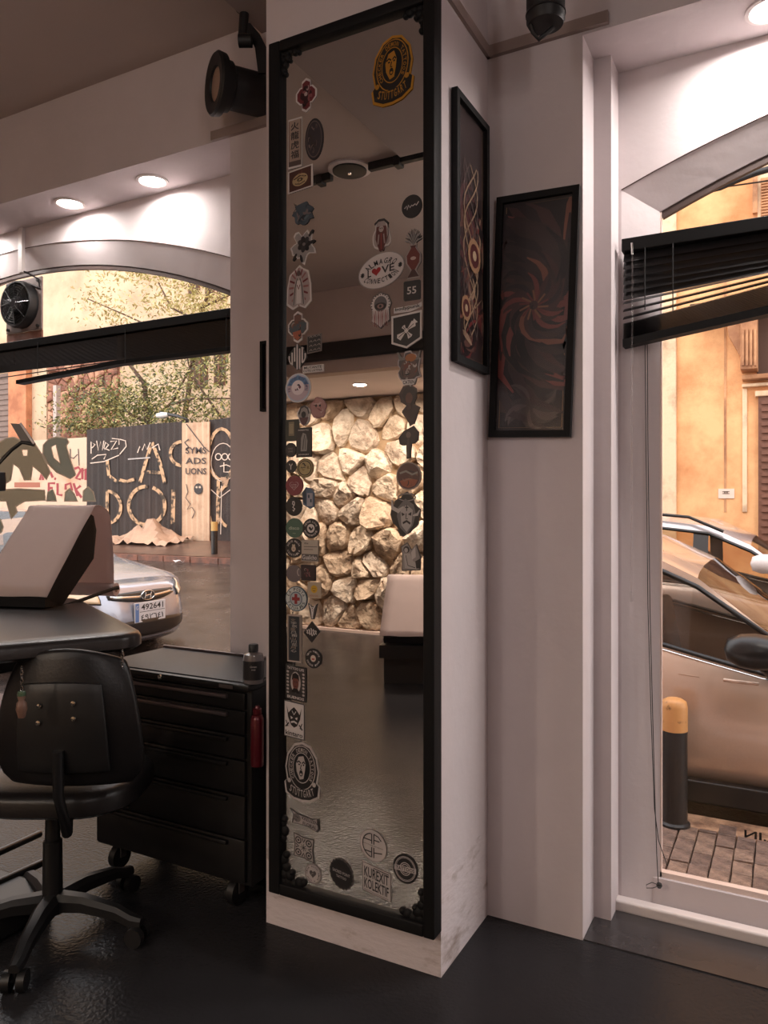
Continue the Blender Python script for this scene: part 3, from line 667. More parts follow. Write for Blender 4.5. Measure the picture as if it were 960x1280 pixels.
def d48(f): ringtext('TINTA ORIENTE', 'DESDE 1998', .18)(f); f.ell(0, 0, .32, .34, 'cbb9ac', 3, 16); f.rect(-.16, -.14, .16, .02, 'a04c44', 4)
sticker(392, 823, 21, 25, 'black round crest sticker below the black diamond', sh_ell(), BK, BK, d48, .95)
def d50(f):
    f.text('TATTOO LIFE', 0, .84, 1.6, .16, WH, 3); f.text('BUENOS', 0, -.84, 1.6, .16, WH, 3)
    for s_ in (-1, 1):
        for i in range(7): f.ell(s_*.75, -.6+.2*i, .12, .07, 'b0a6a2', 3, 8)
    f.ell(0, .05, .48, .62, 'b0a6a2', 2, 20); f.ell(0, .02, .3, .42, '6a4038', 3, 16); f.poly([(-.36, .1), (-.3, .5), (0, .62), (.3, .5), (.38, .1), (.22, .28), (-.2, .28)], '1f1b1c', 4); f.poly([(-.4, -.55), (.4, -.55), (.2, -.3), (-.2, -.3)], '1f1b1c', 4)
    f.stroke([(-.14, .08), (-.04, .08)], .05, BK, 5); f.stroke([(.06, .08), (.16, .08)], .05, BK, 5); f.stroke([(-.08, -.18), (.1, -.18)], .05, '3a2020', 5)
sticker(370, 854, 26, 43, 'portrait sticker of a dark haired head in a scalloped black stamp frame', sh_rect(), BK, '3a3636', d50, .95, sk=-.06)
def d51(f):
    f.poly([(-.75, .75), (-.55, .35), (-.3, .55), (0, .72), (.3, .55), (.55, .35), (.75, .75), (.6, .1), (.3, -.3), (0, -.42), (-.3, -.3), (-.6, .1)], '2d2a2b', 2)
    f.poly([(-.35, .2), (-.1, .12), (-.3, .02)], WH, 3); f.poly([(.35, .2), (.1, .12), (.3, .02)], WH, 3); f.stroke([(-.3, -.15), (0, -.08), (.3, -.15)], .1, WH, 3); f.stroke([(-.2, .5), (0, .3), (.2, .5)], .06, WH, 3)
    f.stroke([(-.8, -.1), (-.6, -.4), (-.85, -.45), (-.5, -.2)], .08, BK, 3); f.stroke([(.8, -.1), (.6, -.4), (.85, -.45), (.5, -.2)], .08, BK, 3)
    f.text('kintaro', 0, -.76, 1.7, .26, BK, 3)
sticker(368, 900, 25, 45, 'white rectangular sticker with a horned mask reading kintaro', sh_rect(), '4e4948', WH, d51, .95, sk=-.05)
BAN = [(-.62, -.62), (-.85, -.95+.1), (-.4, -.93), (0, -1), (.4, -.93), (.85, -.8), (1, -.45), (.78, -.38), (.86, .1), (.74, .55), (.4, .88), (0, 1), (-.4, .92), (-.74, .6), (-.88, .1), (-.8, -.38), (-.96, -.45)]
BAN = [(-.95, -.42), (-.8, -.32), (-.9, .1), (-.78, .55), (-.42, .9), (0, 1), (.42, .9), (.78, .55), (.9, .1), (.8, -.32), (.95, -.42), (.88, -.78), (.45, -.96), (0, -1), (-.45, -.96), (-.88, -.78)]
def checker(rimc, ink1, dark):
    def d(f):
        f.ell(0, .14, .72, .74, ink1, 1, 28); f.ell(0, .14, .68, .71, dark, 2, 28); f.ring(0, .14, .46, .5, .03, ink1, 3)
        f.arc('CHECKER DEMON TATTOOS', 0, .14, .57, .6, 222, -42, .13, ink1, 4)
        f.poly([(-.8, -.42), (-.3, -.56), (.3, -.56), (.8, -.42), (.76, -.74), (.4, -.88), (-.4, -.88), (-.76, -.74)], dark, 5)
        f.arc('STUTTGART', 0, .55, 1.35, 1.26, 242, 298, .24, ink1, 6, flip=True)
        face(f, -.02, .16, .36, .42, ink1, '15181a')
        for s_ in (-1, 1): f.ell(s_*.66, -.34, .1, .08, ink1, 7, 8)
    return d
sticker(378, 965, 47, 75, 'black and white oval sticker with a shouting face reading STUTTGART, lower left', BAN, 'b4aba8', '262425', checker(0, 'b0a7a4', '242223'), .92)
# --- right column
sticker(491, 87.5, 56, 86, 'large yellow edged sticker with a shouting face reading STUTTGART at top right of the mirror', BAN, 'b07c28', '23221f', checker(0, 'a87628', '211f1f'), .92, group=SRIGHT, sk=.08)
def d10(f):
    f.stroke([(-.7, -.1), (-.5, .1), (-.45, -.25), (-.3, .15), (-.15, -.1), (0, .1), (.1, 0), (.35, .15), (.45, .0), (.7, .3)], .09, WH, 3)
sticker(515, 258, 25.5, 29, 'black round sticker with white handwriting at upper right', sh_ell(), BK, '2d2b2c', d10, .95, group=SRIGHT)
def d11(f):
    f.stroke([(-.7, .65), (-.3, .85), (.3, .85), (.7, .6)], .14, '3a3536', 2); f.stroke([(.65, .6), (.75, 0), (.5, -.5)], .06, '3a3536', 2)
    f.poly([(-.5, .5), (.5, .5), (.6, -.2), (.2, -.9), (-.2, -.9), (-.6, -.2)], '5d3634', 2); f.ell(0, .35, .26, .18, 'a79c98', 3, 14)
    f.ell(-.1, .38, .06, .04, BK, 4, 6); f.ell(.1, .38, .06, .04, BK, 4, 6); f.stroke([(-.25, .05), (-.35, -.5)], .12, '9a8f8c', 3); f.stroke([(.25, .05), (.35, -.5)], .12, '9a8f8c', 3); f.stroke([(0, .1), (0, -.8)], .1, '8a3f3c', 4)
sticker(477, 294, 24, 44, 'cloaked reaper with scythe sticker above the white oval', sh_blob(11, .2, lobes=3), WH, '9b8f8c', d11, .88, group=SRIGHT)
def d12(f):
    r = random.Random(3)
    for i in range(13):
        a = math.radians(25+i*11); f.stroke([(0, .3), (.45*math.cos(a), .3+.4*math.sin(a)), (.98*math.cos(a), .3+.66*math.sin(a)-.06*abs(math.cos(a)))], .09, '4a4645' if i % 2 else '8c8785', 2, True)
    f.poly([(-.3, .28), (.3, .28), (.22, .2), (-.22, .2)], '54302c', 3)
    f.poly([(-.2, .2), (.2, .2), (.68, -.1), (.6, -.4), (.18, -.66), (-.18, -.66), (-.6, -.4), (-.68, -.1)], '6b3833', 3); f.ell(0, -.22, .3, .07, 'b39c94', 4, 12); f.poly([(-.15, -.66), (.15, -.66), (.6, -.95), (-.6, -.95)], '4a3431', 3)
sticker(517, 316, 24, 64, 'red vase sticker with spiky grey leaves above the dark 55 square', [(-.68, -1), (.68, -1), (.3, -.68), (.8, -.38), (.8, -.08), (.3, .2), (.35, .32), (.12, .5), (-.12, .5), (-.35, .32), (-.3, .2), (-.8, -.08), (-.8, -.38), (-.3, -.68)], '9c918e', None, d12, .9, group=SRIGHT)
def d13(f):
    f.arc('ALMAGRO', 0, -.12, .78, .62, 146, 34, .3, BK, 3); f.arc('CONNECTION', 0, .12, .84, .68, 214, 326, .28, BK, 3, flip=True)
    f.text('L', -.5, 0, .16, .42, BK, 3); heart(f, -.2, .02, .2, .26, '9a2a2c', 3); f.text('VE', .3, 0, .55, .42, BK, 3); star(f, -.8, 0, .09, .14, BK); star(f, .82, 0, .09, .14, BK)
sticker(477, 338, 58, 44, 'white oval sticker reading ALMAGRO LOVE CONNECTION with a red heart', sh_ell(36), '8f8684', 'c8bfbd', d13, .96, group=SRIGHT, sk=.18)
sticker(515, 363, 21, 24.5, 'small black square sticker reading 55', sh_round(.18), '3a3738', '2b2a2b', T(('55', 0, 1.1, .75, 'bdb5b3'),), .94, group=SRIGHT)
def d15(f):
    for i in range(15):
        a = math.radians(-20+220*i/14); f.ell(.82*math.cos(a), .3+.56*math.sin(a), .06, .035, BK, 3, 6)
    f.ell(0, .35, .6, .42, '5e5a5c', 2, 20); f.ell(0, .22, .55, .2, BK, 3, 18); f.ell(0, .22, .3, .13, '8a6c68', 4, 14); f.ell(0, .22, .12, .08, BK, 5, 8)
    for i in range(9): x = -.6+.15*i; f.stroke([(x, .0), (x*1.15, -.35), (x*1.1, -.55-.35*math.cos(x))], .11, '7a3436' if i % 2 else '9c8280', 3, True)
sticker(476, 388, 27, 46, 'eye sticker with hanging red and white fringe under the white oval', [(0, -1), (.4, -.75), (.85, -.6), (.8, 0), (1, .35), (.7, .8), (0, 1), (-.7, .8), (-1, .35), (-.8, 0), (-.85, -.6), (-.4, -.75)], '5e5654', WH, d15, .93, group=SRIGHT)
sticker(510, 385, 35, 10, 'white handwritten word sticker between the 55 square and the bow shield', [(-1, -.8), (.2, -1), (1, -.2), (1, 1), (.6, .5), (-1, .5)], WH, None, T(('bodypunk', 0, 1.8, 1.1, BK),), group=SRIGHT, sk=.15)
def d17(f):
    f.ell(0, 0, .14, .14, WH, 4, 8)
    for a, l in ((.6, 1.0), (2.2, .6), (3.7, 1.0), (5.3, .8)):
        c_, s_ = math.cos(a), math.sin(a); f.poly([(0, 0), (.62*l*math.cos(a-.35), .62*l*math.sin(a-.35)), (.72*l*c_, .6*l*s_), (.62*l*math.cos(a+.35), .62*l*math.sin(a+.35))], WH, 3)
        f.stroke([(.1*c_, .1*s_), (.6*l*c_, .55*l*s_)], .04, BK, 5)
    f.poly([(.35, .3), (.5, .6), (.75, .35)], WH, 3)
sticker(508.5, 413.5, 38, 44, 'black shield sticker with a white bow, right side of the mirror', SHIELD, WH, '232122', d17, .88, group=SRIGHT, sk=.08)
def d24(f):
    f.stroke([(-.9, .9), (-.7, .55), (-.3, .5)], .25, '6d6866', 2, True); f.stroke([(.9, .9), (.75, .5), (.4, .45)], .22, '6d6866', 2, True); f.ell(.15, .55, .45, .22, '9a5e34', 3, 14)
    f.ell(0, -.05, .7, .55, '5a4440', 2, 20); scribble(f, 24, ['8f827e', '2a2425', 'a09490', '6a3a30'], 18, .65, .6, .06, .14); f.poly([(-.6, -.62), (.6, -.62), (.45, -.92), (-.45, -.92)], WH, 5); f.text('CATRIN', 0, -.77, .9, .2, BK, 6)
sticker(511.5, 460, 31, 46, 'horned orange and brown mask sticker under the bow shield', sh_blob(24, .18, lobes=6), 'a2989a', '4a4040', d24, .9, group=SRIGHT)
def d25(f):
    f.ell(.1, .52, .62, .4, '2f2425', 2, 18); f.ell(.05, .35, .32, .28, '5e4038', 3, 14); f.poly([(-.1, .15), (.2, .1), (.25, -.2), (-.15, -.2)], '4a332e', 3); f.poly([(-.6, -.3), (.2, -.15), (1, -.1), (.5, -.9), (.1, -.9)], '3f2c2b', 3)
sticker(511, 507, 28, 52, 'dark brown bust of a woman sticker before the bright stones', [(.1, -1), (.55, -.85), (1, -.1), (.5, .05), (.75, .4), (.7, .8), (.2, 1), (-.5, .95), (-.85, .6), (-.7, .2), (-.2, 0), (-.6, -.25), (-.1, -.6)], '4a3a38', '3a2c2c', d25, .94, group=SRIGHT)
def d26(f): f.ell(0, .45, .25, .2, '6a5c58', 3, 10); f.ring(.45, .35, .45, .4, .07, '3a3534', 2); f.ring(-.5, .1, .4, .25, .07, '3a3534', 2); f.stroke([(0, .3), (-.05, -.3), (0, -.9)], .3, '4e4442', 3, True)
sticker(511, 553, 25, 41, 'small dark winged figure sticker above the round brown one', [(-.2, -1), (.2, -.95), (.3, -.1), (.95, .1), (1, .6), (.5, 1), (0, .85), (-.5, .7), (-1, .3), (-.9, -.1), (-.25, -.1)], '2c2829', '3b3434', d26, .92, group=SRIGHT)
def d35(f): f.ell(0, 0, .84, .84, '5a3f3c', 1, 26); f.poly([(-.7, -.35), (0, -.15), (.75, -.3), (.5, -.7), (0, -.84), (-.5, -.7)], '96553f', 2); f.stroke([(-.7, .2), (-.2, .35), (.3, .1), (.75, .25)], .14, '8a8580', 3); scribble(f, 35, ['3a3032', '8c6c5c', '6a4a40'], 10, .7, .7, .05, .1)
sticker(511, 595, 31, 35, 'round brown and orange landscape sticker above the grey horned mask', sh_ell(), '8e807c', '5a3f3c', d35, .92, group=SRIGHT)
def d36(f):
    f.ring(.1, .78, .55, .16, .05, '8f8a88', 2); f.stroke([(-.9, .65), (-.85, .3), (-.45, .15), (-.1, .35)], .22, 'b5afad', 3, True); f.stroke([(.95, .2), (.8, 0), (.5, -.05)], .14, 'b5afad', 3, True)
    f.poly([(-.5, .3), (0, .72), (.55, .45), (.7, 0), (.5, -.5), (.1, -.92), (-.35, -.6), (-.55, -.1)], '6d6a6c', 2); f.poly([(-.3, .2), (.1, .45), (.5, .2), (.4, -.5), (.1, -.8), (-.25, -.5)], 'a8a3a2', 3)
    f.poly([(-.25, .1), (.0, .0), (-.2, -.08)], BK, 4); f.poly([(.42, .12), (.18, .0), (.4, -.06)], BK, 4); f.stroke([(.1, .45), (.1, .15)], .06, BK, 4); f.stroke([(0, .32), (.22, .32)], .06, BK, 4); f.stroke([(-.15, -.4), (.1, -.3), (.35, -.42)], .1, BK, 4); f.stroke([(.08, .05), (.05, -.2), (.18, -.2)], .05, BK, 5)
sticker(507, 643, 38, 55, 'grey horned mask sticker with a halo on the right of the mirror', sh_blob(36, .16, lobes=4), '403c3d', '2c2a2b', d36, .93, group=SRIGHT)
def d49(f): f.ell(-.35, .5, .3, .24, '3b3737', 2, 12); f.ell(-.38, .45, .18, .17, 'a8a2a0', 3, 10); f.poly([(-.6, .2), (0, .25), (.3, -.3), (.8, -.5), (.7, -.85), (-.5, -.8)], 'a8a2a0', 2); f.poly([(.1, .3), (.5, .75), (.55, 0), (.2, -.2)], 'b8b2b0', 3); f.stroke([(-.4, .1), (-.2, -.6), (.5, -.75)], .05, BK, 4); f.poly([(.5, -.3), (.95, -.1), (.95, -.75), (.6, -.8)], '2c292a', 3)
sticker(513, 696, 26, 36, 'black and white reclining woman sticker just above the white bed paper', [(-.8, -1), (.95, -.9), (1, 0), (.6, .9), (.1, .5), (-.3, 1), (-.9, .7), (-.8, .2)], '5a5453', '8d8684', d49, .92, group=SRIGHT)
# --- foot of the mirror
def d53(f): f.ell(-.5, .05, .26, .55, '6b6664', 2, 14); scribble(f, 53, [WH, BK], 6, .22, .5, .04, .08, -.5, .05); f.text('KREUZEN', .35, .3, 1.0, .42, BK, 3); f.text('FLORAL', .35, -.35, .9, .45, BK, 3)
sticker(381, 1026, 38, 19, 'wide grey ribbon sticker with a shell and two words, left foot of mirror', [(-1, .95), (-.5, .6), (.6, .6), (.9, .9), (1, -.4), (.85, -.9), (.3, -.6), (-.6, -.75), (-.85, -.9), (-.75, .3)], '3b3838', 'a39b99', d53, .88, group=SLOW, sk=-.3)
def d54(f):
    for sx_ in (-1, 1):
        for sy_ in (-1, 1): f.ring(sx_*.5, sy_*.5, .25, .25, .1, BK, 3, 14); f.ell(sx_*.5, sy_*.5, .1, .1, BK, 3, 8)
        f.stroke([(sx_*.75, -.15), (sx_*.45, 0), (sx_*.75, .15)], .1, BK, 3)
    for sy_ in (-1, 1): f.stroke([(-.15, sy_*.75), (0, sy_*.45), (.15, sy_*.75)], .1, BK, 3)
    star(f, 0, 0, .3, .3, BK, 3)
sticker(380, 1059.5, 26, 30, 'square ornate tile sticker with four black rings in its corners', [(-1, -1), (0, -.88), (1, -1), (.88, 0), (1, 1), (0, .88), (-1, 1), (-.88, 0)], '474342', 'aca4a1', d54, .9, group=SLOW, sk=-.12)
def d55(f): f.ring(0, 0, .9, .9, .05, GY_, 2); heart(f, 0, 0, .4, .42, '4b4646', 3); scribble(f, 55, ['8f8886'], 4, .25, .25, .05, .08); f.arc('CON AMOR * CON AMOR *', 0, 0, .72, .72, 90, -270, .16, BK, 3)
sticker(391.5, 1092, 21, 25, 'small white round sticker with a grey heart at lower left', sh_ell(), '6d6765', 'b4acaa', d55, .95, group=SLOW)
sticker(427, 1092.5, 31, 39, 'black bottle cap shaped sticker reading SACRED POINT TATTOO', [((1 if i % 2 else .93)*math.cos(math.pi*i/20), (1 if i % 2 else .93)*math.sin(math.pi*i/20)) for i in range(40)], '5c5653', '252324', T(('SACRED POINT', .1, 1.4, .19, 'aaa2a0'), ('TATTOO', -.2, .8, .16, 'aaa2a0')), .93, group=SLOW, sk=-.15)
def d57(f): f.text('KUREXIT', 0, .42, 1.7, .7, BK, 3); f.text('KOLEKTIF', 0, -.38, 1.7, .7, BK, 3); f.stroke([(-.2, .85), (.85, .85)], .06, BK, 3); f.stroke([(-.85, -.85), (.85, -.85)], .03, DG, 3)
sticker(471, 1102, 36, 36, 'white square sticker with tall black letters reading KOLEKTIF', sh_rect(), '6d6664', 'b8b0ad', d57, .95, group=SLOW, sk=-.2)
def d58(f): f.ring(0, 0, .82, .82, .05, 'b0a8a6', 2); f.ring(0, 0, .74, .74, .03, 'b0a8a6', 2); f.ring(0, 0, .42, .42, .06, 'b0a8a6', 2); f.ring(0, 0, .3, .3, .05, 'b0a8a6', 2); f.rect(-.88, -.17, .88, .17, 'b0a8a6', 4); f.text('TATTOOS', 0, 0, 1.5, .24, BK, 5)
sticker(507, 1086, 31, 37, 'black round sticker with white rings reading TATTOOS at lower right', sh_ell(), BK, '2a2829', d58, .96, group=SLOW)
def d59(f):
    f.ring(0, 0, .74, .74, .07, BK, 3, 20, 100, 260)
    f.stroke([(-.08, .02+.08), (-.08, .74)], .07, BK, 3); f.stroke([(-.7, .3), (-.08, .3)], .07, BK, 3); f.stroke([(-.08, -.1), (-.08, -.74)], .07, BK, 3); f.stroke([(-.6, -.42), (-.08, -.42)], .07, BK, 3)
    f.stroke([(.08, .1), (.08, .74)], .07, BK, 3); f.stroke([(.08, .74), (.4, .66), (.62, .45)], .07, BK, 3); f.stroke([(.08, .38), (.5, .38)], .07, BK, 3); f.stroke([(.08, -.1), (.08, -.74)], .07, BK, 3); f.stroke([(.08, -.42), (.68, -.3)], .07, BK, 3)
    f.text('TATTOO STUDIO', 0, 0, 1.5, .07, DG, 3)
sticker(466.5, 1057, 34, 40, 'white round sticker with large black letters A and F mirrored', sh_ell(), '8a8380', 'b9b1ae', d59, .95, group=SLOW, sk=-.12)

# ------------------------------------------------------------------ pictures on the walls
def framed(name, O, U, V, Nn, wd, ht, label, art, fw=.022, th=.022):
    """O lower-left corner; U, V unit axes in the wall; Nn towards the room"""
    e = empty(name, O, label, 'picture')
    mp = lambda u, v, h: O+U*u+V*v+Nn*h
    def bar(nm, u0, v0, u1, v1):
        mb = MB(); mb.prism([(u0, v0), (u1, v0), (u1, v1), (u0, v1)], .002, th, mp); mb.build(nm, M_black, e)
    bar('frame_side', 0, 0, fw, ht); bar('frame_side', wd-fw, 0, wd, ht); bar('frame_rail', fw, 0, wd-fw, fw); bar('frame_rail', fw, ht-fw, wd-fw, ht)
    mb = MB(); f = Flat(); art(f, wd, ht)
    mb.use(ink('2a2223')); mb.prism([(fw, fw), (wd-fw, fw), (wd-fw, ht-fw), (fw, ht-fw)], .003, .006, mp)
    f.into(mb, mp, ink_dark, .0062); mb.build('print', None, e)
    mb = MB(); mb.prism([(fw, fw), (wd-fw, fw), (wd-fw, ht-fw), (fw, ht-fw)], .0155, .0165, mp); mb.build('glazing', M_pglass, e)
M_pglass = glass_mat('picture_glass', (.98, .97, .97), .02)
def border(f, wd, ht, m=.04, t=.004, c='8c6c4e'):
    f.stroke([(m, m), (wd-m, m), (wd-m, ht-m), (m, ht-m), (m, m)], t, c, 2)
def petal(f, cx, cy, a, l, w_, c1, c2, lv, wd, ht, curl=.6):
    p1 = []; p2 = []; mid = []
    for k in range(8):
        t = k/7; aa = a+curl*t*t; x = cx+l*t*math.cos(aa); y = cy+l*t*math.sin(aa); q = w_*math.sin(math.pi*min(1, t*.95+.05))**.7*.5
        nx, ny = -math.sin(aa), math.cos(aa)
        cl = lambda p: (min(max(p[0], .03), wd-.03), min(max(p[1], .03), ht-.03))
        p1.append(cl((x+nx*q, y+ny*q))); p2.append(cl((x-nx*q, y-ny*q))); mid.append(cl((x, y)))
    f.poly(p1+p2[::-1], c1, lv); f.stroke(mid[1:], w_*.28, c2, lv+1, True)
def art_flower(f, wd, ht):
    f.rect(.03, .03, wd-.03, ht-.03, '231c1e', 1); border(f, wd, ht, .032, .0035)
    r = random.Random(5); cx, cy = wd*.5, ht*.54
    for ring_, (n, l, w_) in enumerate(((17, .40, .15), (15, .33, .13), (14, .26, .11), (12, .19, .085), (10, .12, .06))):
        for i in range(n):
            a = 2*math.pi*(i+.5*ring_)/n+r.uniform(-.15, .15)
            petal(f, cx, cy, a, l*r.uniform(.85, 1.1), w_, r.choice(['2c2326', '40302f', '261e20', '523636', '4a3430']), r.choice(['3a2c2f', '302528', '443234', '8a4844', '96604e', '1e181a']), 3+ring_*2, wd, ht, r.choice([.5, .9, 1.2]))
    for i in range(14):
        a = 2*math.pi*i/14; f.stroke([(cx+.015*math.cos(a), cy+.015*math.sin(a)), (cx+.05*math.cos(a+.3), cy+.05*math.sin(a+.3))], .010, '9a6a50' if i % 2 else '7a3c3a', 12, True)
    for i in range(9): a = r.uniform(0, 6.28); petal(f, cx, cy-.33, a, .1, .05, '463c3c', '5d5050', 3, wd, ht)
def art_swirl(f, wd, ht):
    f.rect(.03, .03, wd-.03, ht-.03, '3c3031', 1); border(f, wd, ht, .032, .0035)
    r = random.Random(9)
    for i in range(60):
        y = r.uniform(.06, ht*.62); x = r.uniform(.05, wd-.05)
        petal(f, x, y, r.uniform(0, 6.28), r.uniform(.08, .22), r.uniform(.03, .08), r.choice(['5c3638', '2a2224', '6d4a42', '3d2c2e', '241c1e']), r.choice(['8a5a4c', '4a3436', 'a88a74', '2c2426', '7a3434']), 2+i % 6, wd, ht, r.uniform(-1.5, 1.5))
    for i in range(6):
        x = wd*.5; pts = []
        for k in range(20): pts.append((min(max(x+.06*math.sin(k*.5+i), .04), wd-.04), .1+ht*.7*k/20)); 
        f.stroke(pts, .006, r.choice(['9c8c84', '6a5a56', 'b09478']), 9+i)
    for cx, cy, q in ((wd*.6, ht*.44, .055), (wd*.35, ht*.22, .04)): f.ell(cx, cy, q, q, 'b08868', 15, 16); f.ell(cx, cy, q*.7, q*.7, '5c3030', 16, 16); f.ell(cx, cy, q*.3, q*.3, 'c8b090', 17, 10)
def onX(px, py, X):
    r = ray(px, py); t = X/r.x; return Vector((X, r.y*t, EYE+r.z*t))
# flower picture on the narrow wall beside the right window
b0 = onY(613, 547, WY); b1 = onY(714, 545, WY); t0 = onY(619, 249, WY); t1 = onY(722, 234, WY)
U = (b1-b0).normalized(); V = (t0-b0).normalized(); U = (U+(t1-t0).normalized()).normalized(); V = (V+(t1-b1).normalized()).normalized(); V = (V-U*V.dot(U)).normalized()
framed('picture_frame', Vector((b0.x, WY-.001, b0.z)), U, V, Vector((0, -1, 0)), ((b1-b0).length+(t1-t0).length)/2, ((t0-b0).length+(t1-b1).length)/2,
       'tall black framed dark flower print facing the camera beside the right window', art_flower)
a0 = onX(561, 453, -.912); a1 = onX(602, 466, -.912); a2 = onX(565, 113, -.912); a3 = onX(606, 162, -.912)
y0 = (a0.y+a2.y)/2; y1 = (a1.y+a3.y)/2; zb = (a0.z+a1.z)/2; zt = (a2.z+a3.z)/2
framed('picture_frame', Vector((-.911, y0, zb)), Vector((0, 1, 0)), Vector((0, 0, 1)), Vector((1, 0, 0)), y1-y0, zt-zb,
       'tall black framed swirling red print seen edge on, on the pillar side', art_swirl)
# small picture half hidden behind the mirror
p = onY(329, 428, WY); q = onY(329, 515, WY)
def art_plain(f, wd, ht): f.rect(.02, .02, wd-.02, ht-.02, 'a89890', 1); f.ring(wd*.5, ht*.55, .07, .1, .01, '5a5250', 2)
framed('picture_frame', Vector((p.x, WY-.001, q.z)), Vector((1, 0, 0)), Vector((0, 0, 1)), Vector((0, -1, 0)), .25, p.z-q.z, 'small thin black framed picture half hidden behind the mirror', art_plain, fw=.012)
# ------------------------------------------------------------------ ceiling spotlights
M_matte = mat('matte_black_enamel', (23, 22, 23), .5)
M_refl = mat('lamp_reflector', (200, 172, 148), .32, metal=.6)
M_bulb = mat('frosted_bulb', (150, 120, 100), .3)
def ax(o, d):  # frame with x along d
    d = d.normalized(); u = Vector((0, 0, 1)); v = u.cross(d).normalized(); return d, v, d.cross(v)
e = empty('ceiling_spotlight', (-1.93, 2.35, 2.92), 'black cylindrical spotlight with a wide round bezel, left of the mirror top', 'spotlight')
D = 2.93
ring_c = atD(270, 105, D); back = atD(352, 112, D+.02)
ax_d = (ring_c-back).normalized(); ax_d = (ax_d+Vector((.12, -.62, -.08))).normalized()
bk = ring_c - ax_d*.27
mb = MB(); mb.lathe([(.0, -.27), (.072, -.27), (.080, -.25), (.080, -.06), (.092, -.05), (.096, -.015), (.085, 0), (.085, -.03)], ring_c, ax_d, 32); mb.build('housing', M_matte, e, smooth=40)
mb = MB(); mb.lathe([(.084, -.03), (.112, -.022), (.116, .004), (.108, .012), (.066, .006), (.060, -.02)], ring_c, ax_d, 36); mb.build('bezel', M_matte, e, smooth=40)
mb = MB(); mb.lathe([(.062, -.002), (.052, -.025), (.035, -.045), (.018, -.052)], ring_c, ax_d, 32); mb.build('reflector', M_refl, e, smooth=50)
mb = MB(); mb.lathe([(.018, -.05), (.022, -.02), (.016, -.006), (0, -.002)], ring_c, ax_d, 20); mb.build('bulb', M_bulb, e, smooth=60)
a0 = atD(306, 30, D); a1 = atD(318, 44, D); a2 = atD(326, 60, D); a3 = atD(330, 92, D)
mb = MB()
sect = [(-.022, -.006), (.022, -.006), (.022, .006), (-.022, .006)]
lat_ = Vector((CY, SY, 0)); fwd_ = Vector((-SY, CY, 0))
rows = []
for p_ in (a0, a1, a2, a3): rows.append([p_+lat_*u+fwd_*v for u, v in sect])
mb.grid(rows, closed=True); mb.add([], []); mb.f += [[0, 1, 2, 3], [12, 13, 14, 15]]; mb.mi += [0, 0]
mb.build('bracket_arm', M_matte, e)
mb = MB(); kc = atD(305, 51, D-.03); mb.cyl(kc-lat_*.02, kc+lat_*.03, .024, seg=20); mb.build('clamp_knob', M_matte, e, smooth=40)
top_ = Vector((a0.x, a0.y, CEIL)); mb = MB(); mb.cyl(atD(303, 50, D), Vector((a0.x, a0.y, CEIL-.012)), .018, seg=14); mb.cyl((a0.x, a0.y, CEIL-.03), (a0.x, a0.y, CEIL), .035, seg=20); mb.build('ceiling_stem', M_matte, e, smooth=40)
# second one above the flower picture
e = empty('ceiling_spotlight', tuple(atD(682, 20, 2.25)), 'black upright spotlight cut by the top of the picture, above the flower print', 'spotlight')
c = atD(682, 31, 2.2)
mb = MB(); mb.lathe([(0, 0), (.050, 0), (.055, .01), (.055, .20), (.05, .205), (.02, .23), (0, .23)], c, (0, 0, 1), 28); mb.build('housing', M_matte, e, smooth=40)
mb = MB(); mb.lathe([(.0555, .028), (.0575, .028), (.0575, .034), (.0555, .034)], c, (0, 0, 1), 28); mb.build('band', M_bmetal, e, smooth=40)
mb = MB(); p0 = c+lat_*-.045+Vector((0, 0, .0)); p1 = c+lat_*-.020+Vector((0, 0, -.042)); p2 = c+lat_*.022+Vector((0, 0, -.008))
mb.tube([p0, (p0+p1)/2+lat_*-.004, p1, p2], .007, 8); mb.build('handle', M_matte, e, smooth=60)
mb = MB(); mb.cyl(c+Vector((0, 0, .22)), (c.x, c.y, CEIL-.045), .012, seg=12); mb.cyl((c.x, c.y, CEIL-.07), (c.x, c.y, CEIL-.045), .04, seg=20); mb.build('ceiling_stem', M_matte, e, smooth=40)
# ceiling track with a round speaker plate, seen in the mirror
pc = refl(437, 210, 4.37); pc.z = CEIL
e = empty('ceiling_track', (pc.x, pc.y, CEIL-.05), 'black ceiling track with a round black centre plate, reflected high in the mirror', 'light track')
mb = MB(); mb.lathe([(.125, 0), (.125, -.010), (.115, -.014), (.10, -.014)], pc, (0, 0, 1), 30); mb.build('plate_rim', M_white, e, smooth=40)
mb = MB(); mb.lathe([(.101, -.002), (.098, -.022), (.05, -.03), (0, -.03)], pc, (0, 0, 1), 30); mb.build('centre_plate', M_matte, e, smooth=40)
mb = MB(); mb.lathe([(.012, -.030), (.010, -.036), (0, -.036)], pc, (0, 0, 1), 12); mb.build('centre_screw', M_chrome, e, smooth=40)
for s_, a_, b_ in ((-1, .12, .27), (1, .13, .50)):
    mb = MB(); mb.box((min(pc.x+s_*a_, pc.x+s_*b_), pc.y-.018, CEIL-.045), (max(pc.x+s_*a_, pc.x+s_*b_), pc.y+.018, CEIL), bev=.004); mb.build('rail', M_matte, e)
    mb = MB(); xm = pc.x+s_*(a_+b_)/2; mb.box((xm-.02, pc.y-.03, CEIL-.06), (xm+.02, pc.y+.03, CEIL-.004), bev=.004); mb.build('rail_clip', M_matte, e)
# rolled blind cassette over the alcove
mb = MB(); mb.box((-5.9, AY, 2.705), (-1.2, AY+.07, 2.86), bev=.015)
one('blind_cassette', mb, M_matte, 'long black blind cassette over the stone alcove, reflected as a black bar', 'blind', smooth=40)

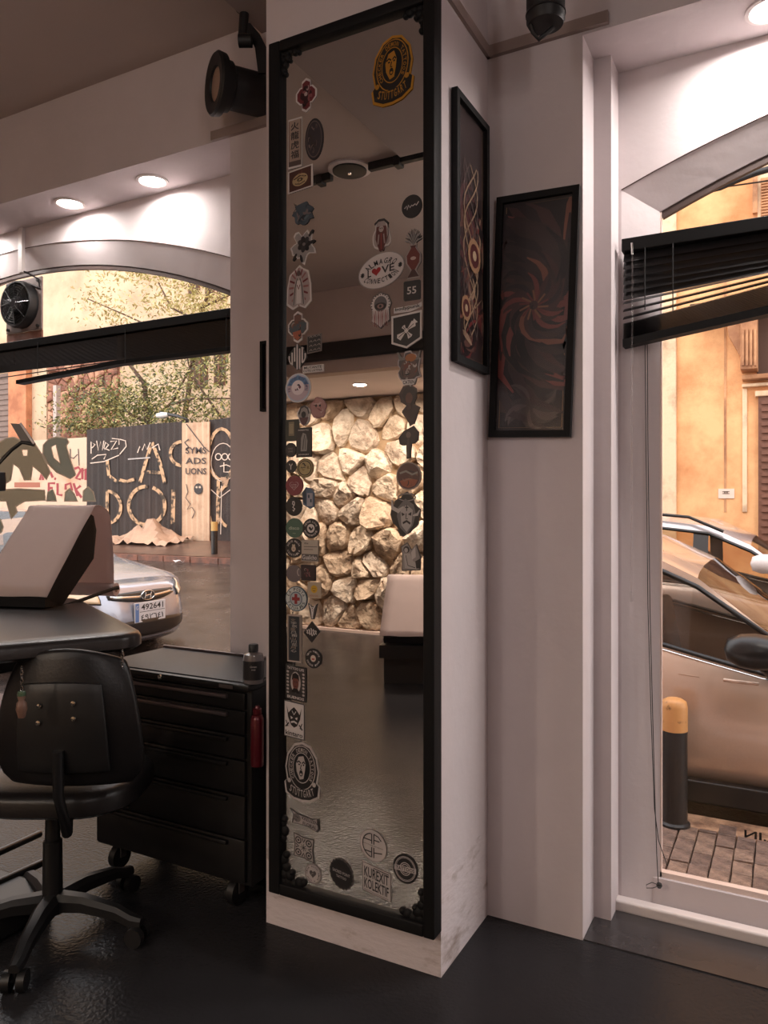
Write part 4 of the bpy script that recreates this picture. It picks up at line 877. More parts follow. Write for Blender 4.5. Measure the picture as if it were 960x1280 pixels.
# ------------------------------------------------------------------ venetian blinds
M_slat = mat('black_slat', (20, 19, 20), .55, bump=.02, spec=.2); M_cord = mat('black_cord', (30, 29, 30), .7); M_wand = glass_mat('clear_wand', (.93, .92, .92), .12)
M_slat2 = mat('glossy_black_slat', (34, 33, 34), .28, spec=.6)
def slat(x0, x1, y, za, zb_, tilt, wd=.048):
    """curved slat from (x0,za) to (x1,zb)"""
    mb = MB(); rows = []
    for x, z in ((x0, za), ((x0+x1)/2, (za+zb_)/2), (x1, zb_)):
        r_ = []
        for k in range(5):
            u = (k/4-.5)*wd; c_ = .004*(1-(2*k/4-1)**2)
            r_.append(Vector((x, y+u*math.cos(tilt)-c_*math.sin(tilt), z+u*math.sin(tilt)+c_*math.cos(tilt))))
        rows.append(r_)
    mb.grid(rows); return mb
BYR = 2.700
e = empty('venetian_blind', (1.0, BYR, 2.02), 'black venetian blind pulled up crookedly across the right arched window', 'blind')
xa, xb = -.508, 2.42
mb = MB(); mb.box((xa, BYR-.026, 2.268), (xb, BYR+.026, 2.312), bev=.003); mb.build('head_rail', M_slat, e)
NS = 26
for i in range(NS):
    t = i/(NS-1)
    if i < 9: za = 2.255-.0262*i
    else: za = 2.255-.0262*8-.022-.0032*(i-9)
    zb_ = 2.262-.0262*1.0*min(i, 3)-.0066*max(0, i-3)
    zb_ = 2.262-.018*i if i < 3 else 2.262-.054-.0048*(i-3)
    # slat level at the visible right-hand end (x about -.08) and level beyond
    xm = .45
    m = slat(xa+.004, xm, BYR, za, zb_, 1.0 if i < 6 else (.45 if i < 9 else .2)); q = slat(xm, xb-.004, BYR, zb_, zb_, .15)
    m.add(q.v, q.f); m.build('slat', M_slat2, e, smooth=60)
mb = MB(); rows = []
zl = 2.255-.0262*8-.022-.0032*17; zr = 2.262-.054-.0048*23
for x, z in ((xa+.004, zl), (.45, zr), (xb, zr)):
    rows.append([Vector((x, BYR-.025, z)), Vector((x, BYR+.025, z)), Vector((x, BYR+.025, z-.026)), Vector((x, BYR-.025, z-.026))])
mb.grid(rows, closed=True); mb.add([], []); mb.f += [[0, 1, 2, 3], [8, 9, 10, 11]]; mb.mi += [0, 0]; mb.build('bottom_rail', M_slat, e)
for px_ in (806, 841):
    p = onY(px_, 330, BYR-.03); mb = MB(); mb.tube([(p.x, BYR-.028, 2.27), (p.x, BYR-.028, 2.06-.02*(px_ == 841))], .0018, 6); mb.build('ladder_cord', M_cord, e)
p = onY(790, 310, BYR-.03); q = onY(789, 740, BYR-.03)
mb = MB(); mb.tube([(p.x, BYR-.033, 2.29), (p.x+.002, BYR-.034, 2.25)], .004, 8); mb.build('wand_hook', M_chrome, e, smooth=60)
mb = MB(); mb.tube([(p.x+.002, BYR-.034, 2.25), (q.x, BYR-.03, q.z)], .0035, 8); mb.lathe([(.0035, 0), (.006, -.004), (.006, -.03), (.002, -.034)], (q.x, BYR-.03, q.z), seg=10); mb.build('tilt_wand', M_wand, e, smooth=60)
def cordpts(l, Y): return [onY(a_, b_, Y) for a_, b_ in l]
mb = MB(); c1 = cordpts([(807, 400), (807.5, 560), (810, 760), (814, 900), (818, 1010), (823, 1050), (836, 1090)], 2.74); c1[0] = onY(806, 405, 2.715)
mb.tube(c1[:-1]+[onY(834, 1082, 2.78)], .0014, 6); mb.build('pull_cord', M_cord, e)
mb = MB(); c2 = cordpts([(809, 400), (810, 560), (812.5, 760), (816, 900), (819, 1010), (821, 1070), (823, 1105)], 2.735); mb.tube(c2, .0014, 6)
mb.tube([onY(a_, b_, 2.735) for a_, b_ in ((823, 1106), (815, 1103), (808, 1106), (808, 1110), (816, 1110), (822, 1108))], .0013, 6)
mb.lathe([(0, .012), (.008, .008), (.010, 0), (.006, -.008), (0, -.010)], onY(824, 1107, 2.735), seg=12); mb.build('pull_cord', M_cord, e)

BYL = 2.70
e = empty('venetian_blind', (-3.7, BYL, 2.1), 'black venetian blind bunched up and sagging across the left window', 'blind')
xa, xb = -5.15, -2.21
mb = MB(); mb.box((xa, BYL-.028, 2.243), (xb, BYL+.028, 2.285), bev=.003); mb.build('head_rail', M_slat, e)
NS = 24
xk = onY(150, 440, BYL).x; xl = onY(25, 470, BYL).x
for i in range(NS):
    # bunched at the right, a few slats left hanging lower on the left
    zr = 2.238-.0052*i
    if i < 15: zl = 2.238-.0046*i
    elif i < 23: zl = 2.238-.0046*14-.0035*(i-14)
    else: zl = 2.085
    m = slat(xa, xk, BYL, zl-.004, zr, .2); q = slat(xk, xb, BYL, zr, zr, .12); m.add(q.v, q.f); m.build('slat', M_slat, e, smooth=60)
zb_ = 2.238-.0052*24
mb = MB(); rows = []
for x, z in ((xl, 2.075), (xk, zb_), (xb, zb_)):
    rows.append([Vector((x, BYL-.025, z)), Vector((x, BYL+.025, z)), Vector((x, BYL+.025, z-.02)), Vector((x, BYL-.025, z-.02))])
mb.grid(rows, closed=True); mb.add([], []); mb.f += [[0, 1, 2, 3], [8, 9, 10, 11]]; mb.mi += [0, 0]; mb.build('bottom_rail', M_slat, e)
for px_ in (53, 162, 288):
    x = onY(px_, 430, BYL).x; mb = MB(); mb.tube([(x, BYL-.029, 2.26), (x, BYL-.029, 2.09)], .0016, 6); mb.build('ladder_cord', M_cord, e)
xw = onY(24, 460, BYL).x; mb = MB(); mb.tube([(xw, BYL-.03, 2.24), (xw, BYL-.03, 2.16)], .004, 8); mb.build('tilt_wand', M_wand, e)

# ------------------------------------------------------------------ extractor fan, its conduit and cable
yf = GY+.012
fc = onY(32.5, 383, yf); e = empty('extractor_fan', (fc.x, yf-.06, fc.z-.2), 'round black extractor fan on a grey plate in the top of the left window', 'fan')
a_ = onY(11, 383, yf); b_ = onY(55, 383, yf); t_ = onY(32, 349, yf); d_ = onY(32, 414, yf)
hw, hh = (b_.x-a_.x)/2, (t_.z-d_.z)/2
mb = MB(); mb.box((fc.x-hw, yf-.016, fc.z-hh), (fc.x+hw, yf-.004, fc.z+hh), bev=.003); mb.build('mounting_plate', mat('fan_plate', (128, 112, 108), .5, var=.15), e)
mb = MB(); mb.box((fc.x-hw, yf-.012, fc.z-hh-.05), (fc.x+hw, yf-.004, fc.z-hh-.002)); mb.build('wooden_shim', mat('shim_wood', (128, 84, 68), .6, var=.3, vscale=20), e)
R_ = min(hw, hh)*.88; pf = Vector((fc.x, yf-.016, fc.z))
mb = MB(); mb.lathe([(R_, 0), (R_*1.02, .03), (R_*.97, .055), (R_*.90, .055), (R_*.88, .01)], pf, (0, -1, 0), 36); mb.build('shroud', M_matte, e, smooth=40)
mb = MB()
for k in range(7):
    q = R_*(.2+.1*k); mb.tube([pf+Vector((q*math.cos(t*.349), -.055-.012*(1-k/7), q*math.sin(t*.349))) for t in range(18)], .0018, 5, closed=True)
for k in range(8):
    t = k*math.pi/4; mb.tube([pf+Vector((R_*.18*math.cos(t), -.068, R_*.18*math.sin(t))), pf+Vector((R_*.92*math.cos(t), -.056, R_*.92*math.sin(t)))], .0022, 5)
mb.build('wire_guard', M_bmetal, e)
mb = MB(); mb.lathe([(R_*.34, -.0), (R_*.34, .045), (R_*.28, .055), (0, .055)], pf, (0, -1, 0), 24); mb.build('motor', mat('motor_grey', (96, 92, 96), .35, metal=.5), e, smooth=40)
for k in range(5):
    mb = MB(); t0_ = k*1.2566; rows = []
    for j in range(4):
        q = R_*(.32+.17*j); rows.append([pf+Vector((q*math.cos(t0_+u*.5), -.015-.03*(u+.5), q*math.sin(t0_+u*.5))) for u in (-.5, 0, .5)])
    mb.grid(rows); mb.build('fan_blade', M_plastic, e, smooth=60)
for sx_ in (-1, 1):
    for sz_ in (-1, 1): mb = MB(); mb.cyl(pf+Vector((sx_*hw*.84, 0, sz_*hh*.86)), pf+Vector((sx_*hw*.84, -.012, sz_*hh*.86)), .009, seg=8); mb.build('bolt', M_bmetal, e)
x = onY(27, 310, FY-.012).x
mb = MB(); z_lo = onY(27, 341, FY-.012).z; mb.box((x-.016, FY-.022, z_lo), (x+.016, FY-.002, NZ-.002), bev=.002)
one('cable_conduit', mb, M_white, 'slim white vertical cable conduit from the niche ceiling to the fan', 'conduit')
mb = MB(); mb.tube([(x, FY-.012, z_lo+.01), (x+.03, FY-.005, z_lo+.0), (x+.07, FY+.04, z_lo-.03), (x+.075, yf-.02, z_lo-.08), (fc.x+.05, yf-.02, fc.z+hh*.8)], .005, 8)
one('fan_cable', mb, M_cord, 'short black cable curving from the white conduit to the fan', 'cable', smooth=60)

# ------------------------------------------------------------------ grey painted lettering on the left window pane
f = Flat(); G1 = '8a9690'; G2 = '9c9c8c'; OL = 'cfcbbf'
def q6(l): return [(x/8.0, 520+y/8.0) for x, y in l]
def glyph(l, col, hole=None):
    P = q6(l); f.stroke(P+[P[0]], 2.2, OL, 2)
    f.poly(P, col, 1, [q6(hole)] if hole else None)
    if hole: H = q6(hole); f.stroke(H+[H[0]], 1.5, OL, 2)
glyph([(-60, 300), (0, 260), (60, 225), (130, 215), (190, 240), (215, 265), (350, 290), (420, 400), (495, 560), (460, 635), (400, 560), (320, 500), (300, 640), (240, 640), (190, 520), (125, 480), (100, 640), (65, 670), (0, 590), (-60, 560)], G2, [(210, 335), (275, 335), (270, 400), (225, 400)])
glyph([(430, 290), (480, 235), (560, 210), (660, 225), (680, 260), (655, 300), (690, 420), (750, 590), (700, 625), (560, 560), (470, 470), (425, 380)], G1, [(505, 310), (555, 285), (600, 480), (530, 420)])
glyph([(-60, 770), (30, 740), (180, 730), (440, 745), (450, 840), (240, 850), (150, 905), (165, 960), (110, 1030), (60, 850), (-60, 850)], G2)
glyph([(460, 850), (475, 760), (520, 735), (545, 800), (560, 850)], G1); glyph([(640, 850), (650, 760), (690, 725), (735, 780), (770, 850)], 'a4b2ac'); glyph([(825, 850), (830, 750), (875, 710), (925, 760), (950, 850)], 'a4b2ac')
glyph([(-40, 1200), (-60, 1020), (0, 1040), (25, 1110), (10, 1160)], G1)
mb = MB(); MX = {}
def mpg(px_, py_, h):
    p = onY(px_, py_, GY+.02-h); return Vector((p.x, GY+.0235-h*1.0, p.z))
f.into(mb, mpg, lambda c: mat('pane_paint_'+c, c, .5, transl=.35)); one('window_lettering', mb, None, 'large grey graffiti lettering painted on the left window pane', 'window lettering')
f = Flat(); f.text('R.IN', 0, 0, 1.9, 1.6, BK, 1)
mb = MB(); pq = onY(951, 1046, GY+.02)
f.into(mb, lambda u, v, h: Vector((pq.x-u*.052, GY+.0225-h, pq.z+v*.016)), ink); one('window_lettering', mb, None, 'small dark reversed letters low on the right window pane', 'window lettering')

# ------------------------------------------------------------------ treatment bed with paper (foreground left)
M_bedblk = mat('bed_frame_black', (22, 21, 22), .4)
def rounded_slab(mb, C0, A, B, z0, z1, r, seg=5, edge=.02):
    """slab with corner C0, edge vectors A, B (world), rounded corners radius r and soft upper edge"""
    a = A.normalized(); b = B.normalized(); la, lb = A.length, B.length
    def outline(ins):
        rr = max(r-ins, .004); out = []
        for cu, cv, st in ((la-r, lb-r, 0), (r, lb-r, 90), (r, r, 180), (la-r, r, 270)):
            for k in range(seg+1):
                t = math.radians(st+90*k/seg); out.append((cu+rr*math.cos(t), cv+rr*math.sin(t)))
        return out
    rows = []
    for ins, z in ((edge, z0), (0, z0+edge*.6), (0, z1-edge), (edge*.35, z1-edge*.3), (edge*1.3, z1), (edge*3, z1+.004)):
        rows.append([C0+a*u+b*v+Vector((0, 0, z)) for u, v in outline(ins)])
    b0 = len(mb.v); mb.grid(rows, closed=True); n = len(rows[0])
    mb.f.append([b0+i for i in range(n)][::-1]); mb.mi.append(mb.cur); mb.f.append([b0+5*n+i for i in range(n)]); mb.mi.append(mb.cur)
M_hr = mat('matte_black_vinyl', (24, 23, 24), .85, spec=.2)
bed = empty('treatment_bed', (-2.75, 1.75, 0), 'black leather treatment bed with a paper covered headrest, cut by the left edge', 'bed')
C1 = W(-.745, 2.40, 0); A_ = W(-1.36, 3.36, 0)-C1; A_ *= .98; B_ = Vector((-A_.y, A_.x, 0)).normalized()*1.15
if B_.x > 0: B_ = -B_
mb = MB(); rounded_slab(mb, C1, A_, B_, .945, 1.0, .09, edge=.018); mb.build('cushion', M_bedtop, bed, smooth=50)
mb = MB(); ctr = C1+A_*.5+B_*.55
mb.box((ctr.x-.28, ctr.y-.2, .84), (ctr.x+.28, ctr.y+.2, .924), bev=.01); mb.build('under_frame', M_bedblk, bed)
mb = MB(); mb.cyl((ctr.x, ctr.y, .1), (ctr.x, ctr.y, .84), .07, seg=20); mb.build('lift_column', M_bedblk, bed, smooth=40)
mb = MB(); mb.box((ctr.x-.42, ctr.y-.28, .0), (ctr.x+.36, ctr.y+.28, .1), bev=.02); mb.build('base', M_bedblk, bed)
for k, (a_, b_) in enumerate((((-60, 1130), (60, 1075)), ((-60, 1092), (50, 1042)))):
    P, Q = onZ(a_[0], a_[1], .10), onZ(b_[0], b_[1], .10); mb = MB(); mb.tube([P, Q], .014, 10); mb.build('foot_bar', M_bmetal, bed, smooth=60)
# headrest prism (camera-free numbers: near edge T1->B1, width axis wv)
T1 = W(-1.225, 3.2, 1.375); B1 = W(-1.285, 2.9, 1.045); wv = (lat_*-.98+fwd_*.2).normalized()*.31; R1 = W(-1.222, 3.43, 1.02)
mb = MB()
prof = [B1+Vector((0, 0, -.035)), B1, T1+Vector((0, 0, -.012)), T1+fwd_*.03+Vector((0, 0, -.02)), T1+fwd_*.06+Vector((0, 0, -.08)), T1+fwd_*.03+Vector((0, 0, -.20)), B1+fwd_*.19+Vector((0, 0, -.01)), B1+fwd_*.15+Vector((0, 0, -.05))]
n = len(prof); mb.v = [p+wv*.03 for p in prof]+[p+wv*.97 for p in prof]; mb.f = [list(range(n)), list(range(n, 2*n))[::-1]]+[[i, (i+1) % n, n+(i+1) % n, n+i] for i in range(n)]; mb.mi = [0]*len(mb.f)
mb.build('headrest', M_hr, bed)
# the paper: up the front, over the top, hanging behind
pp = []
for k in range(9): t = k/8; pp.append(B1.lerp(T1, t)+Vector((0, 0, .006))-fwd_*.004+Vector((0, 0, .006*math.sin(3.1*t))))
cc = T1+fwd_*.105
for k in range(1, 10):
    t = math.pi*k/9.5; pp.append(T1+fwd_*(.105-.105*math.cos(t))+Vector((0, 0, .012+.020*math.sin(t)-.06*(k/9)**3)))
last = pp[-1]
for k in range(1, 8): t = k/7; pp.append(last.lerp(R1+fwd_*.01, t)+fwd_*(.012*math.sin(3.1*t)))
mb = MB(); rows = [[p+wv*(j/8)+Vector((0, 0, .0015*math.sin(i*1.3+j))) for j in range(9)] for i, p in enumerate(pp)]
mb.grid(rows); o = mb.build('paper_sheet', M_paper, bed, smooth=80)
sm = o.modifiers.new('thickness', 'SOLIDIFY'); sm.thickness = .0012
mb = MB(); rc = R1+fwd_*.015+Vector((0, 0, .0)); mb.cyl(rc-wv*.03, rc+wv*1.02, .030, seg=20); mb.build('paper_roll', M_paper, bed, smooth=40)
mb = MB(); mb.cyl(rc-wv*.034, rc-wv*.028, .012, seg=16); mb.build('roll_core', mat('cardboard', (150, 118, 98), .8), bed)
mb = MB(); mb.tube([B1+fwd_*.12+Vector((0, 0, -.05)), rc-wv*.05+Vector((0, 0, .01)), rc-wv*.05], .008, 8); mb.tube([B1+fwd_*.12+Vector((0, 0, -.05)), ctr+Vector((0, 0, .9))], .016, 8); mb.build('roll_holder', M_hr, bed, smooth=60)
# key rings hanging from the bed edge
def keyring(px_, py_, D_, label, cols):
    e = empty('key_ring', tuple(atD(px_, py_+30, D_)), label, 'key ring', 'key rings hanging from the bed edge')
    p = atD(px_, py_, D_); mb = MB()
    for k in range(6):
        c = p+Vector((0, 0, -.011*k)); mb.tube([c+(lat_ if k % 2 else fwd_)*.004*math.cos(t*.785)+Vector((0, 0, .008*math.sin(t*.785))) for t in range(8)], .0013, 5, closed=True)
    mb.build('chain', M_chrome, e, smooth=60)
    c = p+Vector((0, 0, -.10)); mb = MB(); mb.lathe([(0, .036), (.008, .032), (.011, .022), (.008, .012), (.013, .006), (.015, -.012), (.009, -.035), (0, -.036)], c, (0, 0, 1), 14); mb.build('charm', cols[0], e, smooth=60)
    mb = MB(); mb.lathe([(.0, .040), (.010, .037), (.012, .028), (.0115, .026)], c, (0, 0, 1), 14); mb.build('charm_cap', cols[1], e, smooth=60)
M_green = mat('charm_green', (60, 84, 60), .5); M_skin = mat('charm_tan', (112, 82, 68), .5)
keyring(27, 836, 2.1, 'key ring with a tan and green charm on a chain, at the left edge', (M_skin, M_green))
keyring(153, 815, 2.25, 'chrome key ring with a black charm beside the chair back', (M_plastic, M_bmetal))
# two small clutter items low at the left edge
mb = MB(); p = atD(4, 914, 2.35); mb.box(p+Vector((-.05, -.04, -.02)), p+Vector((.03, .03, .02)), bev=.008)
# ------------------------------------------------------------------ task lamp
lamp = empty('task_lamp', (-2.55, 1.30, 0), 'grey flat headed task lamp on a thin curved black arm, at the left edge', 'lamp')
DL = 2.35
h0, h1, h2, h3 = atD(13, 529, DL), atD(26, 530, DL), atD(43, 555, DL), atD(27, 553, DL)
mb = MB(); th_ = fwd_*.012
rows = [[h0, h1, h2, h3], [h0+th_, h1+th_, h2+th_, h3+th_]]; mb.grid(rows, closed=True); mb.f += [[0, 1, 2, 3], [4, 5, 6, 7]]; mb.mi += [0, 0]; mb.build('lamp_head', mat('lamp_grey', (90, 86, 86), .4, metal=.4), lamp)
mb = MB(); mb.tube([h1+Vector((0, 0, .002))-fwd_*.003, h2-fwd_*.003], .0035, 8); mb.build('light_strip', M_white, lamp, smooth=60)
arm = [atD(x, y, DL) for x, y in ((43, 556), (35, 554), (27, 553), (15, 562), (4, 573), (-8, 590), (-16, 620), (-20, 700), (-20, 900))]+[Vector((-2.28, 1.12, .45)), Vector((-2.30, 1.10, .03))]
mb = MB(); mb.tube(arm, .006, 8); mb.build('arm', M_bmetal, lamp, smooth=60)
mb = MB(); mb.lathe([(.13, 0), (.13, .015), (.10, .03), (0, .032)], (-2.30, 1.10, 0), seg=28); mb.build('base', M_plastic, lamp, smooth=40)
mb = MB(); p = atD(0, 602, DL-.02); mb.lathe([(0, -.03), (.016, -.028), (.018, 0), (.016, .028), (0, .03)], p, (0, 0, 1), 14); mb.build('arm_joint', M_plastic, lamp, smooth=50)

# ------------------------------------------------------------------ tool chest
chest = empty('tool_chest', (-1.98, 2.22, 0), 'black steel drawer chest on castors standing between the bed and the mirror', 'tool chest')
M_steel = mat('black_painted_steel', (20, 19, 20), .4, bump=.02, bscale=200); M_hand = mat('brushed_drawer_trim', (120, 108, 108), .35, metal=.7)
cx0, cx1, cy0, cy1 = -2.36, -1.615, 2.055, 2.425; zt = .80
def cb(nm, lo, hi, m=M_steel, bev=.004, par=chest):
    mb = MB(); mb.box(lo, hi, bev=bev); return mb.build(nm, m, par, smooth=30)
cb('carcass', (cx0, cy0+.014, .10), (cx1, cy1, zt-.03))
mb = MB(); mb.use(M_steel).box((cx0-.008, cy0-.012, zt-.03), (cx1+.008, cy1+.004, zt-.008), bev=.005); mb.build('lid', None, chest, smooth=30)
cb('lid_mat', (cx0+.012, cy0+.012, zt-.008), (cx1-.012, cy1-.012, zt-.004), mat('ribbed_rubber_mat', (40, 35, 34), .5, bump=.15, bscale=30, stretch=(1, 12, 1)), .001)
cb('back_rim', (cx0, cy1-.012, zt-.008), (cx1, cy1+.002, zt+.006), M_hand, .002)
zs = zt-.04
for h_, hd in ((.062, 1), (.085, 1), (.085, 0), (.12, 0), (.15, 0), (.15, 0)):
    d_ = cb('drawer', (cx0+.012, cy0, zs-h_+.006), (cx1-.02, cy0+.014, zs), M_steel, .002)
    tm = M_hand if hd else M_steel
    mb = MB(); mb.box((cx0+.04, cy0-.014, zs-.022), (cx1-.09, cy0, zs-.008), bev=.003); mb.build('drawer_handle', tm, d_, smooth=30)
    zs -= h_
mb = MB(); p = onY(204, 851, cy0); mb.lathe([(.009, 0), (.009, .006), (.004, .008), (.004, .004)], (p.x, cy0-.012, zt-.020), (0, -1, 0), 14); mb.build('key_lock', M_chrome, chest, smooth=40)
mb = MB(); mb.box((cx1-.12, cy0-.0135, zt-.026), (cx1-.06, cy0-.012, zt-.014)); mb.build('badge', M_grey, chest)
def castor(par, x, y, r=.045, m1=M_plastic):
    mb = MB(); mb.cyl((x-.014, y, r), (x+.014, y, r), r, seg=20); o = mb.build('castor', m1, par, smooth=40)
    mb = MB(); mb.box((x-.022, y-.014, r), (x-.017, y+.014, .105)); mb.box((x+.017, y-.014, r), (x+.022, y+.014, .105)); mb.box((x-.03, y-.03, .100), (x+.03, y+.03, .106)); mb.build('castor_fork', M_grey, o)
for x in (cx0+.07, cx1-.10):
    for y in (cy0+.06, cy1-.06): castor(chest, x, y)
# bottle and spray can beside the chest
bt = onY(318, 842, 2.12); e = empty('bottle', (-1.655, 2.14, zt-.004), 'clear square shouldered bottle with a black cap and black label on the chest', 'bottle')
c = Vector((-1.628, 2.095, zt-.008)); M_clear = mat('clear_plastic', (112, 104, 104), .12, spec=.7); 
mb = MB()
mb.lathe([(0, 0), (.034, 0), (.036, .006), (.036, .085), (.032, .098), (.014, .104), (.013, .108)], c, (0, 0, 1), 20); mb.build('bottle_body', M_clear, e, smooth=40)
mb = MB(); mb.lathe([(.017, .106), (.017, .128), (.015, .131), (0, .131)], c, (0, 0, 1), 20); mb.build('cap', M_plastic, e, smooth=40)
mb = MB(); mb.lathe([(.0366, .014), (.0366, .078)], c, (0, 0, 1), 20); mb.build('bottle_label', ink('2b292a'), e, smooth=40)
f = Flat(); f.text('Green', 0, .4, 1.6, .5, 'b0a8a4', 1); f.text('soap', 0, -.4, 1.0, .4, 'b0a8a4', 1); mb = MB(); dcam = Vector((-c.x, -c.y, 0)).normalized(); rt = Vector((-dcam.y, dcam.x, 0))
f.into(mb, lambda u, v, h: c+rt*u*.014+Vector((0, 0, .055+v*.014))+dcam*(.0372+h), ink); mb.build('label_text', None, e)
e = empty('spray_can', (-1.59, 2.0, .47), 'slim dark red spray can held in a holder on the chest end beside the mirror', 'spray can')
c = Vector((-1.573, 2.045, .53)); M_red = mat('dark_red_can', (92, 22, 32), .3, metal=.3, coat=.3)
mb = MB(); mb.lathe([(0, 0), (.021, 0), (.0225, .006), (.0225, .155), (.018, .168), (.012, .172)], c, (0, 0, 1), 24); mb.build('can_body', M_red, e, smooth=40)
mb = MB(); mb.lathe([(.012, .172), (.015, .174), (.015, .19), (.010, .192), (.007, .20), (0, .20)], c, (0, 0, 1), 20); mb.build('cap', M_red, e, smooth=40)
mb = MB(); mb.tube([(cx1-.002, 2.08, .60), (c.x-.01, 2.075, .60), (c.x, 2.07, .60)], .006, 6); mb.build('holder_clip', M_bmetal, e)
# power strip on the floor before the pillar
mb = MB(); p = onZ(290, 1122, .0)
e = empty('charger_plug', (p.x, p.y, 0), 'small black plug block with shiny pins on the dark floor left of the mirror foot', 'plug')
mb.box((p.x-.022, p.y-.02, 0), (p.x+.022, p.y+.02, .03), bev=.006); mb.build('plug_body', M_plastic, e, smooth=30)
for dx in (-.01, .012): mb = MB(); mb.cyl((p.x+dx, p.y, .03), (p.x+dx, p.y, .062), .0025, seg=8); mb.build('pin', M_chrome, e)
mb = MB(); mb.tube([(p.x-.012, p.y, .062), (p.x+.001, p.y, .07), (p.x+.014, p.y, .062)], .0025, 8); mb.build('bail', M_chrome, e)

# ------------------------------------------------------------------ office chair
hub = onZ(62, 1120, .0); hub = W(-1.09, 2.50, 0)
ch = empty('office_chair', tuple(hub), 'black office chair on a five star base, its back against the bed edge', 'chair')
mb = MB(); mb.lathe([(0, .07), (.045, .07), (.05, .085), (.05, .115), (.032, .13), (.030, .30), (.024, .305), (.022, .43)], hub, (0, 0, 1), 24); mb.build('gas_lift', M_bmetal, ch, smooth=40)
for k in range(5):
    ang = math.radians(-85+72*k)+YAW; d = Vector((math.cos(ang), math.sin(ang), 0)); n = Vector((-d.y, d.x, 0)); L_ = .31
    mb = MB(); rows = []
    for t, z, w_, h_ in ((.03, .115, .032, .035), (.12, .118, .027, .030), (.24, .100, .021, .024), (L_-.02, .080, .019, .022), (L_+.015, .076, .014, .016)):
        c = hub+d*t+Vector((0, 0, z)); rows.append([c+n*w_-Vector((0, 0, h_)), c+n*w_, c+n*w_*.5+Vector((0, 0, h_*.5)), c-n*w_*.5+Vector((0, 0, h_*.5)), c-n*w_, c-n*w_-Vector((0, 0, h_))])
    mb.grid(rows, closed=True); mb.f += [list(range(6)), list(range(24, 30))]; mb.mi += [0, 0]; lg = mb.build('leg', M_plastic, ch, smooth=35)
    c = hub+d*L_; mb = MB()
    for s_ in (-1, 1): mb.cyl(c+n*s_*.010+Vector((0, 0, .03)), c+n*s_*.032+Vector((0, 0, .03)), .03, seg=18)
    mb.cyl(c+n*-.01+Vector((0, 0, .03)), c+n*.01+Vector((0, 0, .03)), .008, seg=8); mb.cyl(c+Vector((0, 0, .03)), c+Vector((0, 0, .08)), .009, seg=8)
    mb.build('castor', M_plastic, lg, smooth=40)
mb = MB(); mb.box((-.10, -.09, .41), (.10, .09, .455), Matrix.Translation(hub) @ Matrix.Rotation(YAW, 4, 'Z'), bev=.01); mb.build('seat_mechanism', M_bmetal, ch, smooth=30)
mb = MB(); mb.tube([hub+lat_*.09+Vector((0, 0, .43)), hub+lat_*.22-fwd_*.02+Vector((0, 0, .425)), hub+lat_*.26-fwd_*.02+Vector((0, 0, .415))], .008, 8); mb.build('lever', M_plastic, ch, smooth=60)
mb = MB(); S0 = hub-lat_*.19-fwd_*.24; rounded_slab(mb, S0, lat_*.50, fwd_*.46, .455, .535, .17, 7, .025); mb.build('seat', M_leather, ch, smooth=50)
# backrest, nearer the camera than the seat, curved shell narrowing upward
def backpt(u, v, off):
    z = .58+.40*v; w_ = .215*(1-.30*v**2.5)*(1 if v > .12 else .8+.2*v/.12)
    r_ = .05*(u*u); return hub+lat_*(u*w_+.16)-fwd_*(.26-.05*v*0+off-r_+.03*math.sin(v*3))+Vector((0, 0, z-.045*(u*u)*(v**3)))
mb = MB(); rows = []
N1, N2 = 12, 12
for j in range(N2+1): rows.append([backpt(-1+2*i/N1, j/N2, 0) for i in range(N1+1)])
mb.grid(rows); o = mb.build('backrest', M_leather, ch, smooth=80); sm = o.modifiers.new('thickness', 'SOLIDIFY'); sm.thickness = .045; sm.offset = 0; bv = o.modifiers.new('soft_edge', 'BEVEL'); bv.width = .014; bv.segments = 3
mb = MB(); rows = []
for j in range(9): rows.append([backpt((-1+2*i/8)*.62, .12+.66*j/8, .034) for i in range(9)])
mb.grid(rows); o = mb.build('back_shell', M_plastic, ch, smooth=80); sm = o.modifiers.new('thickness', 'SOLIDIFY'); sm.thickness = .016; sm.offset = 0; bv = o.modifiers.new('soft_edge', 'BEVEL'); bv.width = .005; bv.segments = 2
for u, v in ((-.28, .62), (-.28, .50), (.22, .64), (.22, .53)):
    p = backpt(u, v, .044); mb = MB(); mb.lathe([(.008, 0), (.007, .004), (0, .005)], p, -fwd_, 10); mb.build('bolt', M_chrome, ch, smooth=40)
mb = MB(); mb.tube([backpt(0, .3, .05), backpt(0, .1, .06)+Vector((0, 0, -.05)), hub+lat_*.16-fwd_*.27+Vector((0, 0, .44)), hub+lat_*.1-fwd_*.12+Vector((0, 0, .43)), hub+Vector((0, 0, .43))], .016, 10); mb.build('back_bar', M_bmetal, ch, smooth=60)
